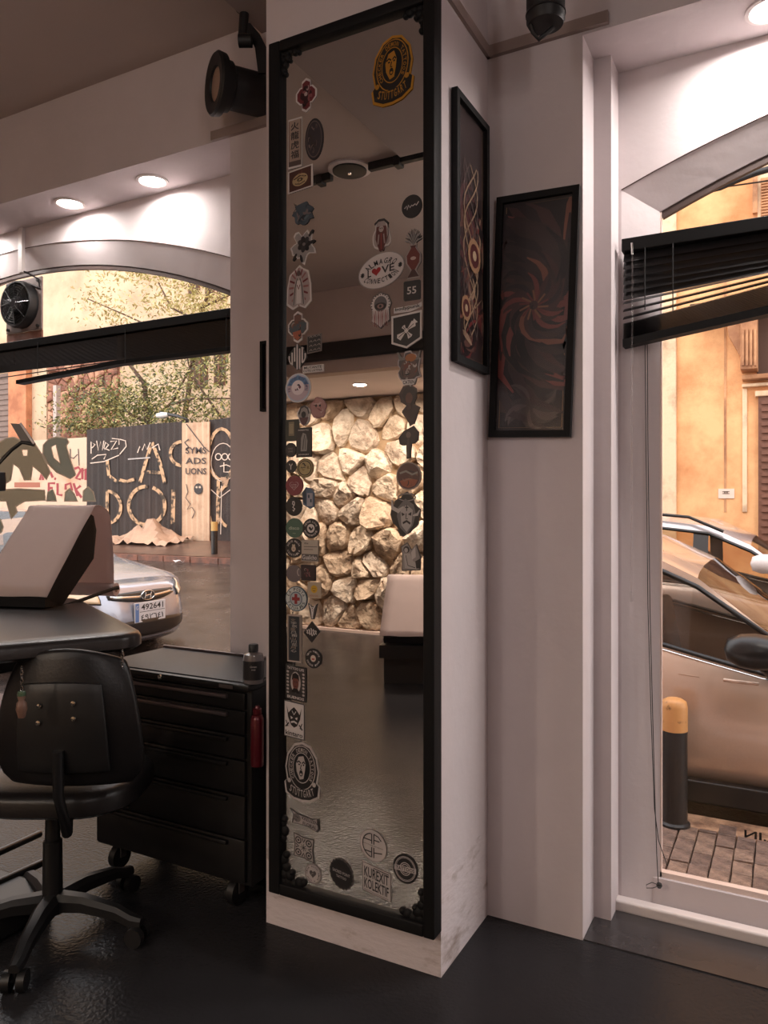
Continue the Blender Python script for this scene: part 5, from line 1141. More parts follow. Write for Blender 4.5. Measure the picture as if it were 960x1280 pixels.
# ------------------------------------------------------------------ second bed, seen in the mirror
b2 = Vector((-2.62, -1.05, 0)); wd2 = Vector((.94, .34, 0)).normalized(); ln2 = Vector((-.34, -.94, 0)).normalized(); wd2 = Vector((-ln2.y, ln2.x, 0)); wd2 = wd2 if wd2.x > 0 else -wd2
P0 = Vector((-2.81, -1.13, 0))
b2e = empty('treatment_bed', tuple(P0+wd2*.3+ln2*.5), 'black bed with white paper over its sloping end, reflected in the mirror before the stones', 'bed')
mb = MB()
pr = [(.02, .33), (.0, .38), (.44, .80), (.60, .80), (.60, .70), (.40, .33)]
mb.v = [P0+ln2*a_+wd2*.03+Vector((0, 0, z)) for a_, z in pr]+[P0+ln2*a_+wd2*.62+Vector((0, 0, z)) for a_, z in pr]; n = len(pr)
mb.f = [list(range(n)), list(range(n, 2*n))[::-1]]+[[i, (i+1) % n, n+(i+1) % n, n+i] for i in range(n)]; mb.mi = [0]*len(mb.f); mb.build('headrest', M_leather, b2e)
mb = MB(); rows = []
for k in range(16):
    t = k/15; 
    if t < .75: a_ = -.012+.46*t/.75; z = .392+.43*t/.75
    else: a_ = .448+.15*(t-.75)/.25; z = .822-.01*(t-.75)/.25
    rows.append([P0+ln2*a_+wd2*(.0+.64*j/8)+Vector((0, 0, z+.003*math.sin(k*1.7+j*2))) for j in range(9)])
mb.grid(rows); o = mb.build('paper_sheet', M_paper, b2e, smooth=80); sm = o.modifiers.new('thickness', 'SOLIDIFY'); sm.thickness = .0015
M2 = lambda a_, b_, z: P0+ln2*a_+wd2*b_+Vector((0, 0, z))
def obox(nm, a0_, a1_, b0_, b1_, z0_, z1_, m):
    mb = MB(); mb.v = [M2(a, b, z) for z in (z0_, z1_) for b in (b0_, b1_) for a in (a0_, a1_)]; mb.f = [[0, 2, 3, 1], [4, 5, 7, 6], [0, 1, 5, 4], [2, 6, 7, 3], [0, 4, 6, 2], [1, 3, 7, 5]]; mb.mi = [0]*6; mb.build(nm, m, b2e)
obox('base', .10, 1.1, .02, .60, 0, .26, M_bedblk); obox('lift_column', .45, .75, .2, .45, .26, .6, M_bedblk); obox('cushion', .60, 1.35, .0, .64, .60, .70, M_leather); obox('foot_rest', -.02, .12, .0, .62, .22, .32, M_leather)
# ================================================================== OUTSIDE
M_asph = mat('wet_asphalt', (74, 59, 51), .30, col2=(42, 34, 31), vscale=2.5, bump=.35, bscale=55, rough2=.16, spec=.6)
M_pave = [mat('wet_paver_%d' % i, c, .42, col2=d, vscale=18, bump=.4, bscale=60) for i, (c, d) in enumerate([((150, 124, 110), (96, 78, 70)), ((134, 110, 98), (84, 68, 62)), ((164, 136, 118), (104, 84, 74))])]
M_kerb = mat('kerb_stone', (176, 138, 108), .6, col2=(110, 80, 62), vscale=12, bump=.4, bscale=40)
M_kerbr = mat('red_brown_kerb', (128, 78, 58), .45, col2=(78, 50, 40), vscale=8, bump=.3, bscale=30)
M_side = mat('wet_sidewalk', (104, 74, 60), .28, col2=(62, 46, 40), vscale=3, bump=.3, bscale=30)
def sl(X): return .116*max(0.0, min(1.0, (-X-1.5)/4.0))
def road_z(X, Y): return -.2+sl(X)*max(0.0, Y-4.6)
mb = MB(); xs = [-34+1.5*i for i in range(40)]; ys = [3.9, 4.6, 5.5, 6.5, 7.5, 8.5, 9.3, 10.1, 12, 16, 22]
mb.grid([[Vector((x, y, road_z(x, y))) for x in xs] for y in ys]); mb.build('street_road', M_asph, smooth=60, kind='structure')
mb = MB(); mb.box((-14, OUT, -.3), (8, 3.98, -.125)); pv = mb.build('sidewalk_near', mat('paver_joint', (84, 66, 58), .7), kind='structure')
rnd = random.Random(4); yy = OUT+.01; row = 0
base_me = {}
while yy < 3.80:
    x = -1.25
    while x < 1.3:
        key = rnd.randrange(3)
        if key not in base_me:
            mb = MB(); mb.box((0, 0, -.02), (.075, .114, 0), bev=.004); o = mb.build('paver', M_pave[key], pv, loc=(0, 0, 0)); base_me[key] = o; o.location = (x, yy, -.1+rnd.uniform(-.004, .004))
        else:
            o = base_me[key].copy(); COL.objects.link(o); o.parent = pv; o.location = (x, yy, -.1+rnd.uniform(-.004, .004))
        o.rotation_euler = (rnd.uniform(-.015, .015), rnd.uniform(-.012, .012), rnd.uniform(-.02, .02))
        x += .08
    yy += .12; row += 1
x = -3.0
while x < 2.6:
    mb = MB(); mb.box((x, 3.80, -.3), (x+.58, 3.97, -.095+rnd.uniform(-.004, .004)), bev=.012); mb.build('kerb_block', M_kerb, pv, smooth=40); x += .6
# bollard
e = empty('bollard', tuple(onY(843, 1026, 3.80)), 'black steel bollard with a tan painted top outside the right window', 'bollard')
c = onY(843, 1026, 3.80); c.z = -.1; r_ = .058
mb = MB(); mb.lathe([(r_+.012, 0), (r_+.012, .012), (r_, .02), (r_, .455)], c, seg=28); mb.build('post', mat('bollard_black', (32, 30, 31), .4, col2=(60, 50, 46), vscale=16, vlo=.2, vhi=.32), e, smooth=40)
mb = MB(); mb.lathe([(r_+.001, .445), (r_+.001, .555), (r_*.93, .580), (r_*.6, .592), (0, .595)], c, seg=28); mb.build('painted_top', mat('bollard_tan', (206, 150, 92), .45, col2=(110, 76, 50), vscale=22, vlo=.25, vhi=.4), e, smooth=50)

# ------------------------------------------------------------------ cars
M_tyre = mat('tyre', (30, 29, 29), .8); M_cglass = glass_mat('car_glass', (.62, .56, .50), .12, dirt=.12, dcol=(190, 150, 120)); M_rubber = mat('black_car_trim', (24, 23, 24), .35)
M_cglass2 = glass_mat('far_car_glass', (.80, .72, .62), .10, dirt=.08, dcol=(190, 150, 120))
M_int = mat('car_interior', (52, 44, 42), .8)
def lerp(a, b, t): return a+(b-a)*t
def car(name, X, Yc, Z, st, paint, glass, label, front_cut=False, pillars=()):
    e = empty(name, (X, Yc, Z), label, 'car')
    P = lambda x, y, z: Vector((X+x, Yc+y, Z+z))
    grid_ = []
    for (x, zb, zbelt, zr, hw, rhw) in st:
        h = []
        h += [(0, zb), (hw*.90, zb), (hw*.985, zb+.09), (hw, lerp(zb, zbelt, .45)), (hw*.995, lerp(zb, zbelt, .72)), (hw*.975, zbelt-.03), (hw*.945, zbelt)]
        g = zr-zbelt
        if g > .12: h += [(lerp(hw*.94, rhw, .06), zbelt+g*.06), (lerp(hw*.94, rhw, .86), zbelt+g*.84), (rhw, zr-.025), (rhw*.86, zr), (rhw*.5, zr+.018), (0, zr+.022)]
        else: h += [(hw*.90, zbelt+g*.25), (hw*.84, zbelt+g*.45), (hw*.76, zbelt+g*.65), (hw*.6, zbelt+g*.85), (hw*.3, zbelt+g*.98), (0, zr)]
        grid_.append([P(x, -y, z) for y, z in h]+[P(x, y, z) for y, z in h[::-1][1:-1]])
    nc = len(grid_[0]); side1 = 7; body = MB(); wins = {}; ns = len(st)
    cab = [s[3]-s[2] > .12 for s in st]; full = [s[3]-s[2] > .36 for s in st]
    for i in range(ns-1):
        for j in range(nc):
            j2 = (j+1) % nc; quad = [grid_[i][j], grid_[i][j2], grid_[i+1][j2], grid_[i+1][j]]
            key = None
            if cab[i] or cab[i+1]:
                left = j == side1; right = j == nc-side1-1
                if (left or right) and cab[i] and cab[i+1] and i not in pillars: key = ('side_window', 0 if left else 1, sum(1 for p in pillars if p < i))
                if (left or right) and i in pillars: key = ('door_pillar', 0 if left else 1, 0)
                tops = range(side1+2, nc-side1-2)
                if j in tops and not (full[i] and full[i+1]): key = ('windshield' if st[i][0] > -1.6+st[-1][0]-1.58 and i > ns/2 else 'rear_window', 0, 0)
            t = wins.setdefault(key, MB()) if key else body
            b = len(t.v); t.v += quad; t.f.append([b, b+1, b+2, b+3]); t.mi.append(0)
    for k_ in (0, ns-1):
        b = len(body.v); body.v += grid_[k_]; body.f.append(list(range(b, b+nc))); body.mi.append(0)
    def weld(o):
        bm = bmesh.new(); bm.from_mesh(o.data); bmesh.ops.remove_doubles(bm, verts=bm.verts[:], dist=.0005); bmesh.ops.recalc_face_normals(bm, faces=bm.faces[:]); bm.to_mesh(o.data); bm.free(); o.data.polygons.foreach_set('use_smooth', [True]*len(o.data.polygons)); o.data.set_sharp_from_angle(angle=math.radians(42))
    o = body.build('body', paint, e); weld(o)
    for k_, m_ in wins.items(): w_ = m_.build(k_[0], M_rubber if k_[0] == 'door_pillar' else glass, e); weld(w_)
    # black window seals along the cabin side (camera side)
    for sgn, jj in ((-1, side1), (1, nc-side1)):
        jb = side1 if sgn < 0 else nc-side1; jt = side1+1 if sgn < 0 else nc-side1-1
        pb = [grid_[i][jb] for i in range(ns) if cab[i]]; pt = [grid_[i][jt] for i in range(ns) if cab[i]]
        off = Vector((0, sgn*.004, 0)); m_ = MB(); m_.tube([p+off for p in pb], .012, 6); m_.tube([p+off for p in pt], .014, 6); m_.build('window_seal', M_rubber, e, smooth=60); m_ = MB(); m_.tube([p+Vector((0, sgn*.012, -.026)) for p in pb], .008, 6); m_.build('belt_moulding', M_chrome, e, smooth=60)
    # sills, wheels, seats
    x0 = st[1][0]; x1 = st[-2][0]; hw = max(s[4] for s in st)
    for s_ in (-1, 1):
        m_ = MB(); m_.box(P(x0+.2, s_*hw*.97-.03, st[3][1]-.09), P(x1-.25, s_*hw*.97+.03, st[3][1]+.02), bev=.01); m_.build('sill', M_rubber, e)
        for xw in (x0+.62, x1-.55):
            m_ = MB(); m_.cyl(P(xw, s_*(hw-.17), .30), P(xw, s_*(hw+.005), .30), .30, seg=28); wh = m_.build('wheel', M_tyre, e, smooth=40)
            m_ = MB(); m_.lathe([(.20, 0), (.19, .012), (.06, .0), (.05, .014), (0, .015)], P(xw, s_*(hw+.005), .30), (0, s_, 0), 24); m_.build('hub_cap', M_grey, wh, smooth=30)
    mid = (st[0][0]+st[-1][0])/2
    m_ = MB(); m_.box(P(x0+.3, -hw*.86, .24), P(x1-.3, hw*.86, .34)); m_.build('cabin_floor', M_int, e)
    for xs_ in (mid-.05, mid-1.0):
        for y_ in (-.36, .36):
            m_ = MB(); m_.box((-.10, -.22, 0), (.08, .22, .58), Matrix.Translation(P(xs_, y_, .42)) @ Matrix.Rotation(-.18, 4, 'Y'), bev=.04); m_.box((-.09, -.12, .60), (.02, .12, .78), Matrix.Translation(P(xs_, y_, .42)) @ Matrix.Rotation(-.18, 4, 'Y'), bev=.03); m_.build('car_seat', M_int, e, smooth=50)
    return e, P, grid_
STN = [(-2.85, .34, .78, .80, .62, 0), (-2.70, .24, .90, .95, .76, 0), (-2.35, .22, .94, 1.12, .83, .62), (-1.85, .22, .93, 1.38, .87, .63), (-1.35, .22, .92, 1.45, .875, .655), (-1.22, .22, .92, 1.452, .875, .66), (-.83, .22, .90, 1.405, .875, .66), (-.72, .22, .895, 1.39, .875, .66), (-.42, .22, .83, 1.25, .872, .69), (-.12, .22, .775, 1.02, .87, .73), (.06, .22, .76, .90, .87, .8), (.28, .22, .77, .82, .86, 0), (.85, .22, .72, .78, .85, 0), (1.25, .22, .64, .69, .80, 0), (1.48, .24, .52, .56, .68, 0), (1.58, .28, .42, .45, .5, 0)]
M_beige = mat('beige_metallic_paint', (216, 190, 170), .25, metal=.35, coat=.8, var=.08, vscale=1.2)
e1, P1, _ = car('car', 0, 4.05+.87, -.2, STN, M_beige, M_cglass, 'beige metallic car parked close outside the right window', pillars=(4,))
# chrome window line and roof rail, black door mirror, door handle
mb = MB(); c = onY(943, 815, 3.93)
mb.lathe([(0, -.13), (.05, -.115), (.078, -.06), (.085, 0), (.08, .06), (.05, .11), (0, .12)], c, (1, .1, -.03), 20)
mir_o = mb.build('door_mirror', M_rubber, e1, smooth=60)
mb = MB(); mb.tube([c+Vector((.05, .03, -.05)), c+Vector((.09, .08, -.10)), c+Vector((.10, .16, -.12))], .05, 10); mb.build('mirror_arm', M_rubber, mir_o, smooth=60)
mb = MB(); p0, p1 = onY(905, 850, 4.04), onY(948, 855, 4.04); mb.tube([p0, p0.lerp(p1, .3)+Vector((0, -.014, .002)), p0.lerp(p1, .7)+Vector((0, -.014, .002)), p1], .009, 8); mb.build('door_handle', M_beige, e1, smooth=60)
mb = MB(); p0, p1 = onY(848, 842, 4.035), onY(874, 846, 4.035); mb.tube([p0, p0.lerp(p1, .5)+Vector((0, -.004, 0)), p1], .004, 6); mb.build('door_crease', M_beige, e1, smooth=60)
ST2 = [(x+.16, zb, zb_+.07*(1 if r > 0 else .6), zr+.07, hw, r) for x, zb, zb_, zr, hw, r in STN]
M_silver = mat('silver_car_paint', (200, 192, 192), .2, metal=.5, coat=.8)
e2, P2, _ = car('car', 0, 6.25+.87, -.2, ST2, M_silver, M_cglass2, 'silver car parked behind the beige one, outside the right window', pillars=(6,))
mb = MB(); mb.tube([P2(-1.9, -.70, 1.50), P2(-1.2, -.72, 1.555), P2(-.7, -.73, 1.51), P2(-.45, -.735, 1.40)], .012, 8); mb.build('roof_rail', M_rubber, e2, smooth=60)
mb = MB(); c = onY(957, 705, 6.12); mb.lathe([(0, -.10), (.05, -.085), (.07, -.03), (.07, .03), (.04, .09), (0, .1)], c, (1, .1, 0), 16); mb.build('door_mirror', M_white, e2, smooth=60)

# silver car seen head on through the left window
FX, FYc, FZ = -5.50, 5.45, -.095
STH = [(-4.25, .34, .80, .84, .62, 0), (-4.1, .24, .95, 1.0, .76, 0), (-3.75, .22, .97, 1.2, .82, .6), (-3.2, .22, .96, 1.40, .84, .62), (-2.7, .22, .95, 1.45, .845, .63), (-2.58, .22, .95, 1.452, .845, .63), (-2.15, .22, .95, 1.41, .845, .64), (-1.75, .22, .93, 1.20, .845, .68), (-1.42, .22, .92, 1.045, .845, .72), (-1.25, .22, .90, .955, .84, 0), (-.9, .22, .84, .90, .835, 0), (-.45, .22, .76, .815, .82, 0), (-.34, .24, .72, .76, .79, 0)]
M_sil2 = mat('pale_silver_paint', (158, 162, 174), .22, metal=.45, coat=.9)
e3, P3, _ = car('car', FX, FYc, FZ, STH, M_sil2, M_cglass2, 'pale silver car seen from its front corner through the left window', pillars=(4,))
def fx(y, z): 
    zz = [(.18, -.07), (.26, -.01), (.40, .0), (.52, -.02), (.62, -.05), (.70, -.11), (.745, -.20), (.765, -.30)]
    for k in range(len(zz)-1):
        if z <= zz[k+1][0]: t = max(0, (z-zz[k][0])/(zz[k+1][0]-zz[k][0])); d = lerp(zz[k][1], zz[k+1][1], t); break
    else: d = zz[-1][1]
    return d-.34*(abs(y)/.80)**2.8
def fp(y, z, off=0.0): return P3(fx(y, z)+off, y, z)
def patch(nm, fn_lo, fn_hi, y0, y1, off, m, ny=14, nz=4, par=None):
    mb = MB(); rows = []
    for i in range(nz+1):
        rows.append([fp(lerp(y0, y1, j/ny), lerp(fn_lo(lerp(y0, y1, j/ny)), fn_hi(lerp(y0, y1, j/ny)), i/nz), off) for j in range(ny+1)])
    mb.grid(rows); o = mb.build(nm, m, par or e3, smooth=60); s_ = o.modifiers.new('thickness', 'SOLIDIFY'); s_.thickness = .01; s_.offset = 0; return o
patch('front_bumper', lambda y: .18, lambda y: .765-.03*(abs(y)/.8)**2, -.80, .80, 0, M_sil2, 24, 12)
patch('grille', lambda y: .565+.05*(abs(y)/.42)**2, lambda y: .665-.012*(abs(y)/.42)**2, -.42, .42, .010, M_rubber)
patch('grille_bar', lambda y: .612+.02*(abs(y)/.40)**2-.008, lambda y: .612+.02*(abs(y)/.40)**2+.012, -.40, .40, .020, M_chrome, 14, 2)
patch('lower_intake', lambda y: .235+.05*(abs(y)/.6)**2, lambda y: .40-.03*(abs(y)/.6)**2, -.6, .6, .014, M_rubber)
M_lens = mat('headlight_lens', (222, 196, 160), .12, coat=.8)
for s_ in (-1, 1):
    patch('headlight_rim', lambda y: .575+.10*(abs(y)-.5), lambda y: .66+.36*(abs(y)-.5), s_*.49, s_*.80, .016, M_rubber); patch('headlight', lambda y: .585+.10*(abs(y)-.5), lambda y: .65+.36*(abs(y)-.5), s_*.505, s_*.80, .030, M_lens)
    patch('fog_recess', lambda y: .30, lambda y: .38, s_*.58, s_*.72, .010, M_grey, 6, 3)
# emblem: chrome oval ring with a slanted H
mb = MB(); ce = fp(0, .625, .032); mpE = lambda u, v, h: ce+Vector((h, u*.085, v*.045))
f = Flat(); f.ell(0, 0, 1, 1, '3a3838', 1, 24); f.into(mb, mpE, ink)
mb.use(M_chrome); mb.tube([mpE(math.cos(t*.2618), math.sin(t*.2618), .004) for t in range(24)], .006, 6, closed=True)
mb.tube([mpE(-.50, -.62, .006), mpE(-.32, .62, .006)], .007, 6); mb.tube([mpE(.32, -.62, .006), mpE(.50, .62, .006)], .007, 6); mb.tube([mpE(-.42, -.12, .006), mpE(0, .05, .008), mpE(.42, .12, .006)], .006, 6)
mb.build('emblem', None, e3, smooth=60)
mb = MB(); cp = fp(.0, .47, .022); mb.box(cp+Vector((-.008, -.20, -.095)), cp+Vector((.006, .20, .095)), bev=.004); pl = mb.build('number_plate', ink('c8c6c8'), e3)
f = Flat(); f.rect(-.97, -.93, -.74, .93, '5a78a8', 1); f.text('492641', .12, .52, 1.45, .62, '2a2a2c', 2); f.text('٤٩٢٦٤١', .12, -.52, 1.45, .55, '2a2a2c', 2); f.stroke([(-.7, .05), (.95, .05)], .05, '2a2a2c', 2); f.text('G', -.855, .5, .14, .4, 'c8c6c8', 2)
mb = MB(); f.into(mb, lambda u, v, h: cp+Vector((.0065+h, u*.20, v*.095)), ink); mb.build('plate_lettering', None, pl)
mb = MB(); mb.tube([P3(-1.30, y, .94+.008) for y in (-.65, -.2, .2, .65)], .012, 6); mb.build('wiper', M_rubber, e3)

# ------------------------------------------------------------------ far side of the street, left
M_cream = mat('cream_stained_plaster', (204, 178, 150), .85, col2=(162, 126, 98), vscale=.55, vlo=.25, vhi=.55, bump=.2, bscale=6, vdetail=9)
M_orpl = mat('orange_plaster_pier', (206, 140, 100), .85, col2=(160, 100, 70), vscale=1.5, bump=.2, bscale=8)
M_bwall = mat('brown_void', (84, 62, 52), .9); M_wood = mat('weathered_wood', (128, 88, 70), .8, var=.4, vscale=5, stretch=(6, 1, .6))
BYL_ = 17.0
e = empty('building', (-16, BYL_, .9), 'tall cream plastered old building with dark window holes behind the trees', 'building')
def R(px0, py0, px1, py1, Y, front, back_, nm, m, par, bev=0):
    a = onY(px0, (py0+py1)/2, Y); b = onY(px1, (py0+py1)/2, Y); t = onY((px0+px1)/2, py0, Y); d = onY((px0+px1)/2, py1, Y)
    mb = MB(); mb.box((a.x, Y-front, d.z), (b.x, Y+back_, t.z), bev=bev); return mb.build(nm, m, par)
mb = MB(); xl_, xr_ = onY(-260, 400, BYL_).x, onY(420, 400, BYL_).x
wins_px = [(-60, 350, -42, 400), (236, 346, 250, 368), (257, 350, 268, 372), (272, 354, 284, 376), (243, 440, 260, 486), (268, 436, 282, 482), (330, 430, 350, 480), (330, 350, 350, 375)]
mb.box((xl_, BYL_, .2), (xr_, BYL_+1.5, 13)); mb.build('wall', M_cream, e)
for q in wins_px:
    w_ = R(*q, BYL_, .03, .0, 'window', M_wood, e)
    a = onY(q[0]+1.2, (q[1]+q[3])/2, BYL_); b = onY(q[2]-1.2, (q[1]+q[3])/2, BYL_); t = onY((q[0]+q[2])/2, q[1]+1.2, BYL_); d = onY((q[0]+q[2])/2, q[3]-1.2, BYL_)
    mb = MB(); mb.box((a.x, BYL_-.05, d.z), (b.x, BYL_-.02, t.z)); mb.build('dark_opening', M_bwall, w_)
    mb = MB(); mb.box(((a.x+b.x)/2-.03, BYL_-.07, d.z), ((a.x+b.x)/2+.03, BYL_-.05, t.z)); mb.build('mullion', M_wood, w_)
R(22, 440, 44, 640, BYL_, .35, .0, 'pier', M_orpl, e); R(-70, 455, -48, 640, BYL_, .35, .0, 'pier', M_orpl, e)
R(44, 452, 62, 640, BYL_, .12, .0, 'pier', M_cream, e)
R(-70, 436, 60, 458, BYL_, .45, 0, 'lintel', M_cream, e)
# roller shutter in the bay
sh = R(-48, 470, 22, 640, BYL_, .06, 0, 'roller_shutter', mat('shutter_brown', (120, 98, 88), .5, var=.2), e)
a = onY(-48, 500, BYL_); b = onY(22, 500, BYL_); zt_ = onY(0, 470, BYL_).z; zb_ = onY(0, 640, BYL_).z
for k in range(26):
    z = zt_-(k+.5)*(zt_-zb_)/26; mb = MB(); mb.box((a.x, BYL_-.10, z-.045), (b.x, BYL_-.06, z+.045), bev=.015); mb.build('shutter_slat', MATS['shutter_brown'], sh)
# rubble patch
rz0 = onY(95, 548, BYL_).z; rz1 = onY(95, 440, BYL_).z; rx0 = onY(62, 500, BYL_).x; rx1 = onY(150, 500, BYL_).x
M_rub = [mat('rubble_%d' % i, c, .9, col2=d, vscale=3, bump=.5, bscale=8) for i, (c, d) in enumerate([((176, 122, 98), (120, 82, 66)), ((158, 108, 88), (104, 70, 58)), ((198, 150, 122), (140, 98, 80))])]
pt = R(62, 440, 150, 548, BYL_, .03, 0, 'rubble_patch', mat('rubble_mortar', (150, 104, 84), .9), e)
rnd = random.Random(21)
for a_, poly in voronoi(rx0, rx1, rz0, rz1, 8, 9, .38, rnd):
    cx_ = sum(p[0] for p in poly)/len(poly); cz_ = sum(p[1] for p in poly)/len(poly); h = rnd.uniform(.06, .16)
    rings = [[Vector((cx_+(x-cx_)*s_, BYL_-.03-y, cz_+(z-cz_)*s_)) for x, z in poly] for s_, y in ((.95, -.02), (.85, h*.8), (.5, h))]
    mb = MB(); mb.grid(rings, closed=True); n = len(poly); mb.f.append([2*n+i for i in range(n)]); mb.mi.append(0); mb.build('stone', rnd.choice(M_rub), pt)
R(69, 482, 73, 560, BYL_-.6, .08, .08, 'drain_pipe', MATS['ink_b5a59c'] if 'ink_b5a59c' in MATS else ink('b5a59c'), e)
# slope of waste ground behind the fence
mb = MB(); mb.grid([[Vector((x, y, max(road_z(x, 10)+.1, road_z(x, y)-.1))) for x in (-40, -30, -24, -18, -14, -10, -7, -4)] for y in (12.2, 14, 16, 18)]); mb.build('waste_ground', M_side, kind='structure')
# opposite sidewalk and kerb
mb = MB(); xs = [-34+1.5*i for i in range(21)]
def kz(x, y): return road_z(x, 10.0)+.085+.09*(y-10)
rows = [[Vector((x, 10.12, kz(x, 10.12))) for x in xs], [Vector((x, 12.6, kz(x, 12.6))) for x in xs]]
mb.grid(rows); far_walk = mb.build('sidewalk_far', M_side, kind='structure')
for i in range(26):
    x = -19+.62*i
    if x > -4: break
    mb = MB(); mb.v = [Vector((X_, Y_, (road_z(X_, 10)-.1) if lo else kz(X_, 10.05))) for lo in (1, 0) for Y_ in (9.95, 10.14) for X_ in (x, x+.6)]
    mb.f = [[0, 2, 3, 1], [4, 5, 7, 6], [0, 1, 5, 4], [2, 6, 7, 3], [0, 4, 6, 2], [1, 3, 7, 5]]; mb.mi = [0]*6; mb.build('kerb_block', M_kerbr, far_walk)
# graffiti covered fence
FYF = 12.0
def fdark(i): return mat('fence_sheet_%d' % i, (52+4*i, 40+3*i, 36+3*i), .7, col2=(34, 27, 25), vscale=1.2, bump=.2, bscale=10)
M_fcream = mat('cream_fence_board', (200, 168, 140), .8, col2=(150, 112, 88), vscale=2.5, vlo=.2, vhi=.5)
fence = empty('graffiti_fence', (-9.8, FYF, .8), 'fence of dark sheets and one cream board covered in pale graffiti', 'fence')
def panel(px0, px1, ty0, ty1, by0, by1, m, Y=FYF):
    a, b = onY(px0, ty0, Y), onY(px1, ty1, Y); c, d = onY(px0, by0, Y), onY(px1, by1, Y); rows = []
    n = 10; mb = MB()
    for i in range(n+1):
        t = i/n; dy = .012*(1 if i % 2 else -1)
        top = a.lerp(b, t); bot = c.lerp(d, t); bot.z -= .1; rows.append([Vector((top.x, Y+dy, top.z)), Vector((top.x, Y+dy, bot.z)), Vector((top.x, Y+dy+.03, bot.z)), Vector((top.x, Y+dy+.03, top.z))])
    mb.grid(rows, closed=True); mb.f += [[0, 1, 2, 3], [4*n, 4*n+1, 4*n+2, 4*n+3]]; mb.mi += [0, 0]
    return mb.build('fence_panel', m, fence)
p1 = panel(109, 149, 537, 534, 663, 666, fdark(0)); p2 = panel(149.6, 189, 534, 530, 666, 668, fdark(1)); p3 = panel(189.6, 227, 530, 527, 668, 669, fdark(0))
p4 = panel(228, 262, 529, 527, 669, 671, M_fcream, FYF-.06); p5 = panel(262, 302, 525, 520, 671, 673, fdark(2)); p6 = panel(302.5, 345, 520, 516, 673, 675, fdark(0)); p7 = panel(345.5, 400, 516, 511, 675, 678, fdark(1))
def fpx(Y): return lambda x, y, h: onY(x, y, Y)+Vector((0, -h*6, 0))
def graf(par, Y, fn, nm='graffiti'):
    f = Flat(); fn(f); mb = MB(); f.into(mb, fpx(Y), lambda c: grm(c)); mb.build(nm, None, par)
_g = {}
def grm(c):
    if c not in _g: _g[c] = mat('spray_'+c, c, .7, col2=tuple(int(c[i:i+2], 16)*.30 for i in (0, 2, 4)), vscale=7, vlo=.42, vhi=.52) if c in ('c09a76', 'a8866a') else mat('spray_'+c, c, .6)
    return _g[c]
TAN = 'c09a76'; PAL = 'cdb8a8'
def oval(f, cx, cy, rx, ry, w_, col, a0=0, a1=360): f.ring(cx, cy, rx, ry, w_, col, 1, 20, a0, a1)
def g1(f):
    oval(f, 134, 634, 17, 20, 4, TAN, -90, 90); f.stroke([(134, 612), (134, 656)], 4, TAN); f.stroke([(134, 575), (136, 594), (146, 602), (149, 600)], 4, TAN)
    for i, pts in enumerate(([(114, 567), (114, 552), (119, 556), (115, 560)], [(121, 551), (123, 563), (126, 552), (128, 563), (130, 551)], [(131, 562), (136, 556), (132, 553), (130, 560), (137, 563)], [(138, 552), (146, 551), (139, 562), (148, 560)])): f.stroke(pts, 1.3, PAL, 2)
    f.stroke([(115, 574), (122, 569), (133, 568), (130, 574)], 1.2, PAL, 2); f.stroke([(140, 548), (149, 549), (149, 556)], 1.0, PAL, 2); f.stroke([(113, 579), (130, 577), (149, 569)], 1.2, PAL, 2)
def g2(f):
    f.stroke([(149.6, 600), (158, 602), (168, 599)], 4, TAN); f.stroke([(175, 603), (183, 575), (189, 556)], 4.2, TAN); f.stroke([(183, 590), (189, 590)], 4, TAN)
    oval(f, 183, 632, 22, 24, 4.5, TAN, 90, 274); f.stroke([(149.7, 549), (157, 551), (158, 558), (149.7, 568)], 1.2, PAL, 2)
    f.stroke([(172, 566), (175, 558), (178, 563), (181, 555), (184, 562), (188, 553)], 1.4, PAL, 2); f.stroke([(160, 574), (188, 572)], 1.6, 'a8a09c', 2)
def g3(f):
    f.stroke([(190.2, 553), (200, 578), (206, 604)], 4.2, TAN); f.stroke([(190, 590), (201, 591)], 4, TAN); oval(f, 228, 567, 15, 15, 4, TAN, 95, 265)
    oval(f, 183, 632, 23, 24, 4.5, TAN, -70, 72); f.stroke([(217, 612), (216, 655)], 5, TAN); f.stroke([(190, 560), (198, 555), (200, 563)], 1.4, PAL, 2)
def g4(f):
    f.stroke([(236, 549), (231, 553), (236, 559), (232, 563)], 1.6, '3a3030', 2); f.stroke([(233, 530), (256, 560), (262, 565)], 1.2, '3a3030', 2)
    for i, s_ in enumerate(('SYMS', 'ADS', 'UONS')): f.text(s_, 245, 563+13*i, 26, -8, '3a3030', 2)
    f.ell(248, 611, 5.5, 7, '2f2a2a', 2, 12); f.ell(246, 609, 1.5, 1.5, 'c8b09a', 3, 6); f.ell(250, 609, 1.5, 1.5, 'c8b09a', 3, 6)
    f.stroke([(233, 605), (235, 615), (232, 622), (238, 630), (234, 637), (240, 634), (244, 640), (240, 648)], .9, '3a3030', 2)
def g5(f):
    oval(f, 277, 568, 16, 32, 4, TAN); f.stroke([(262, 645), (264, 655), (270, 660)], 4, TAN); f.stroke([(273, 600), (272, 655)], 4, TAN); oval(f, 286, 632, 14, 26, 4, TAN, 100, 262)
    oval(f, 279, 578, 15, 24, 1.0, PAL); oval(f, 273, 571, 3.6, 4, 1.2, PAL); oval(f, 281, 571, 3.6, 4, 1.2, PAL); oval(f, 289, 571, 3.6, 4, 1.2, PAL)
    f.stroke([(275, 583), (283, 581), (290, 584)], 1.2, PAL, 2); f.stroke([(280, 578), (280, 590), (286, 590)], 1.2, PAL, 2); f.poly([(276, 596), (287, 597), (284, 607), (278, 606)], 'a8866a', 2)
    f.stroke([(264, 612), (275, 622), (291, 610)], 1.0, PAL, 2); f.stroke([(277, 607), (276, 668)], .9, PAL, 2)
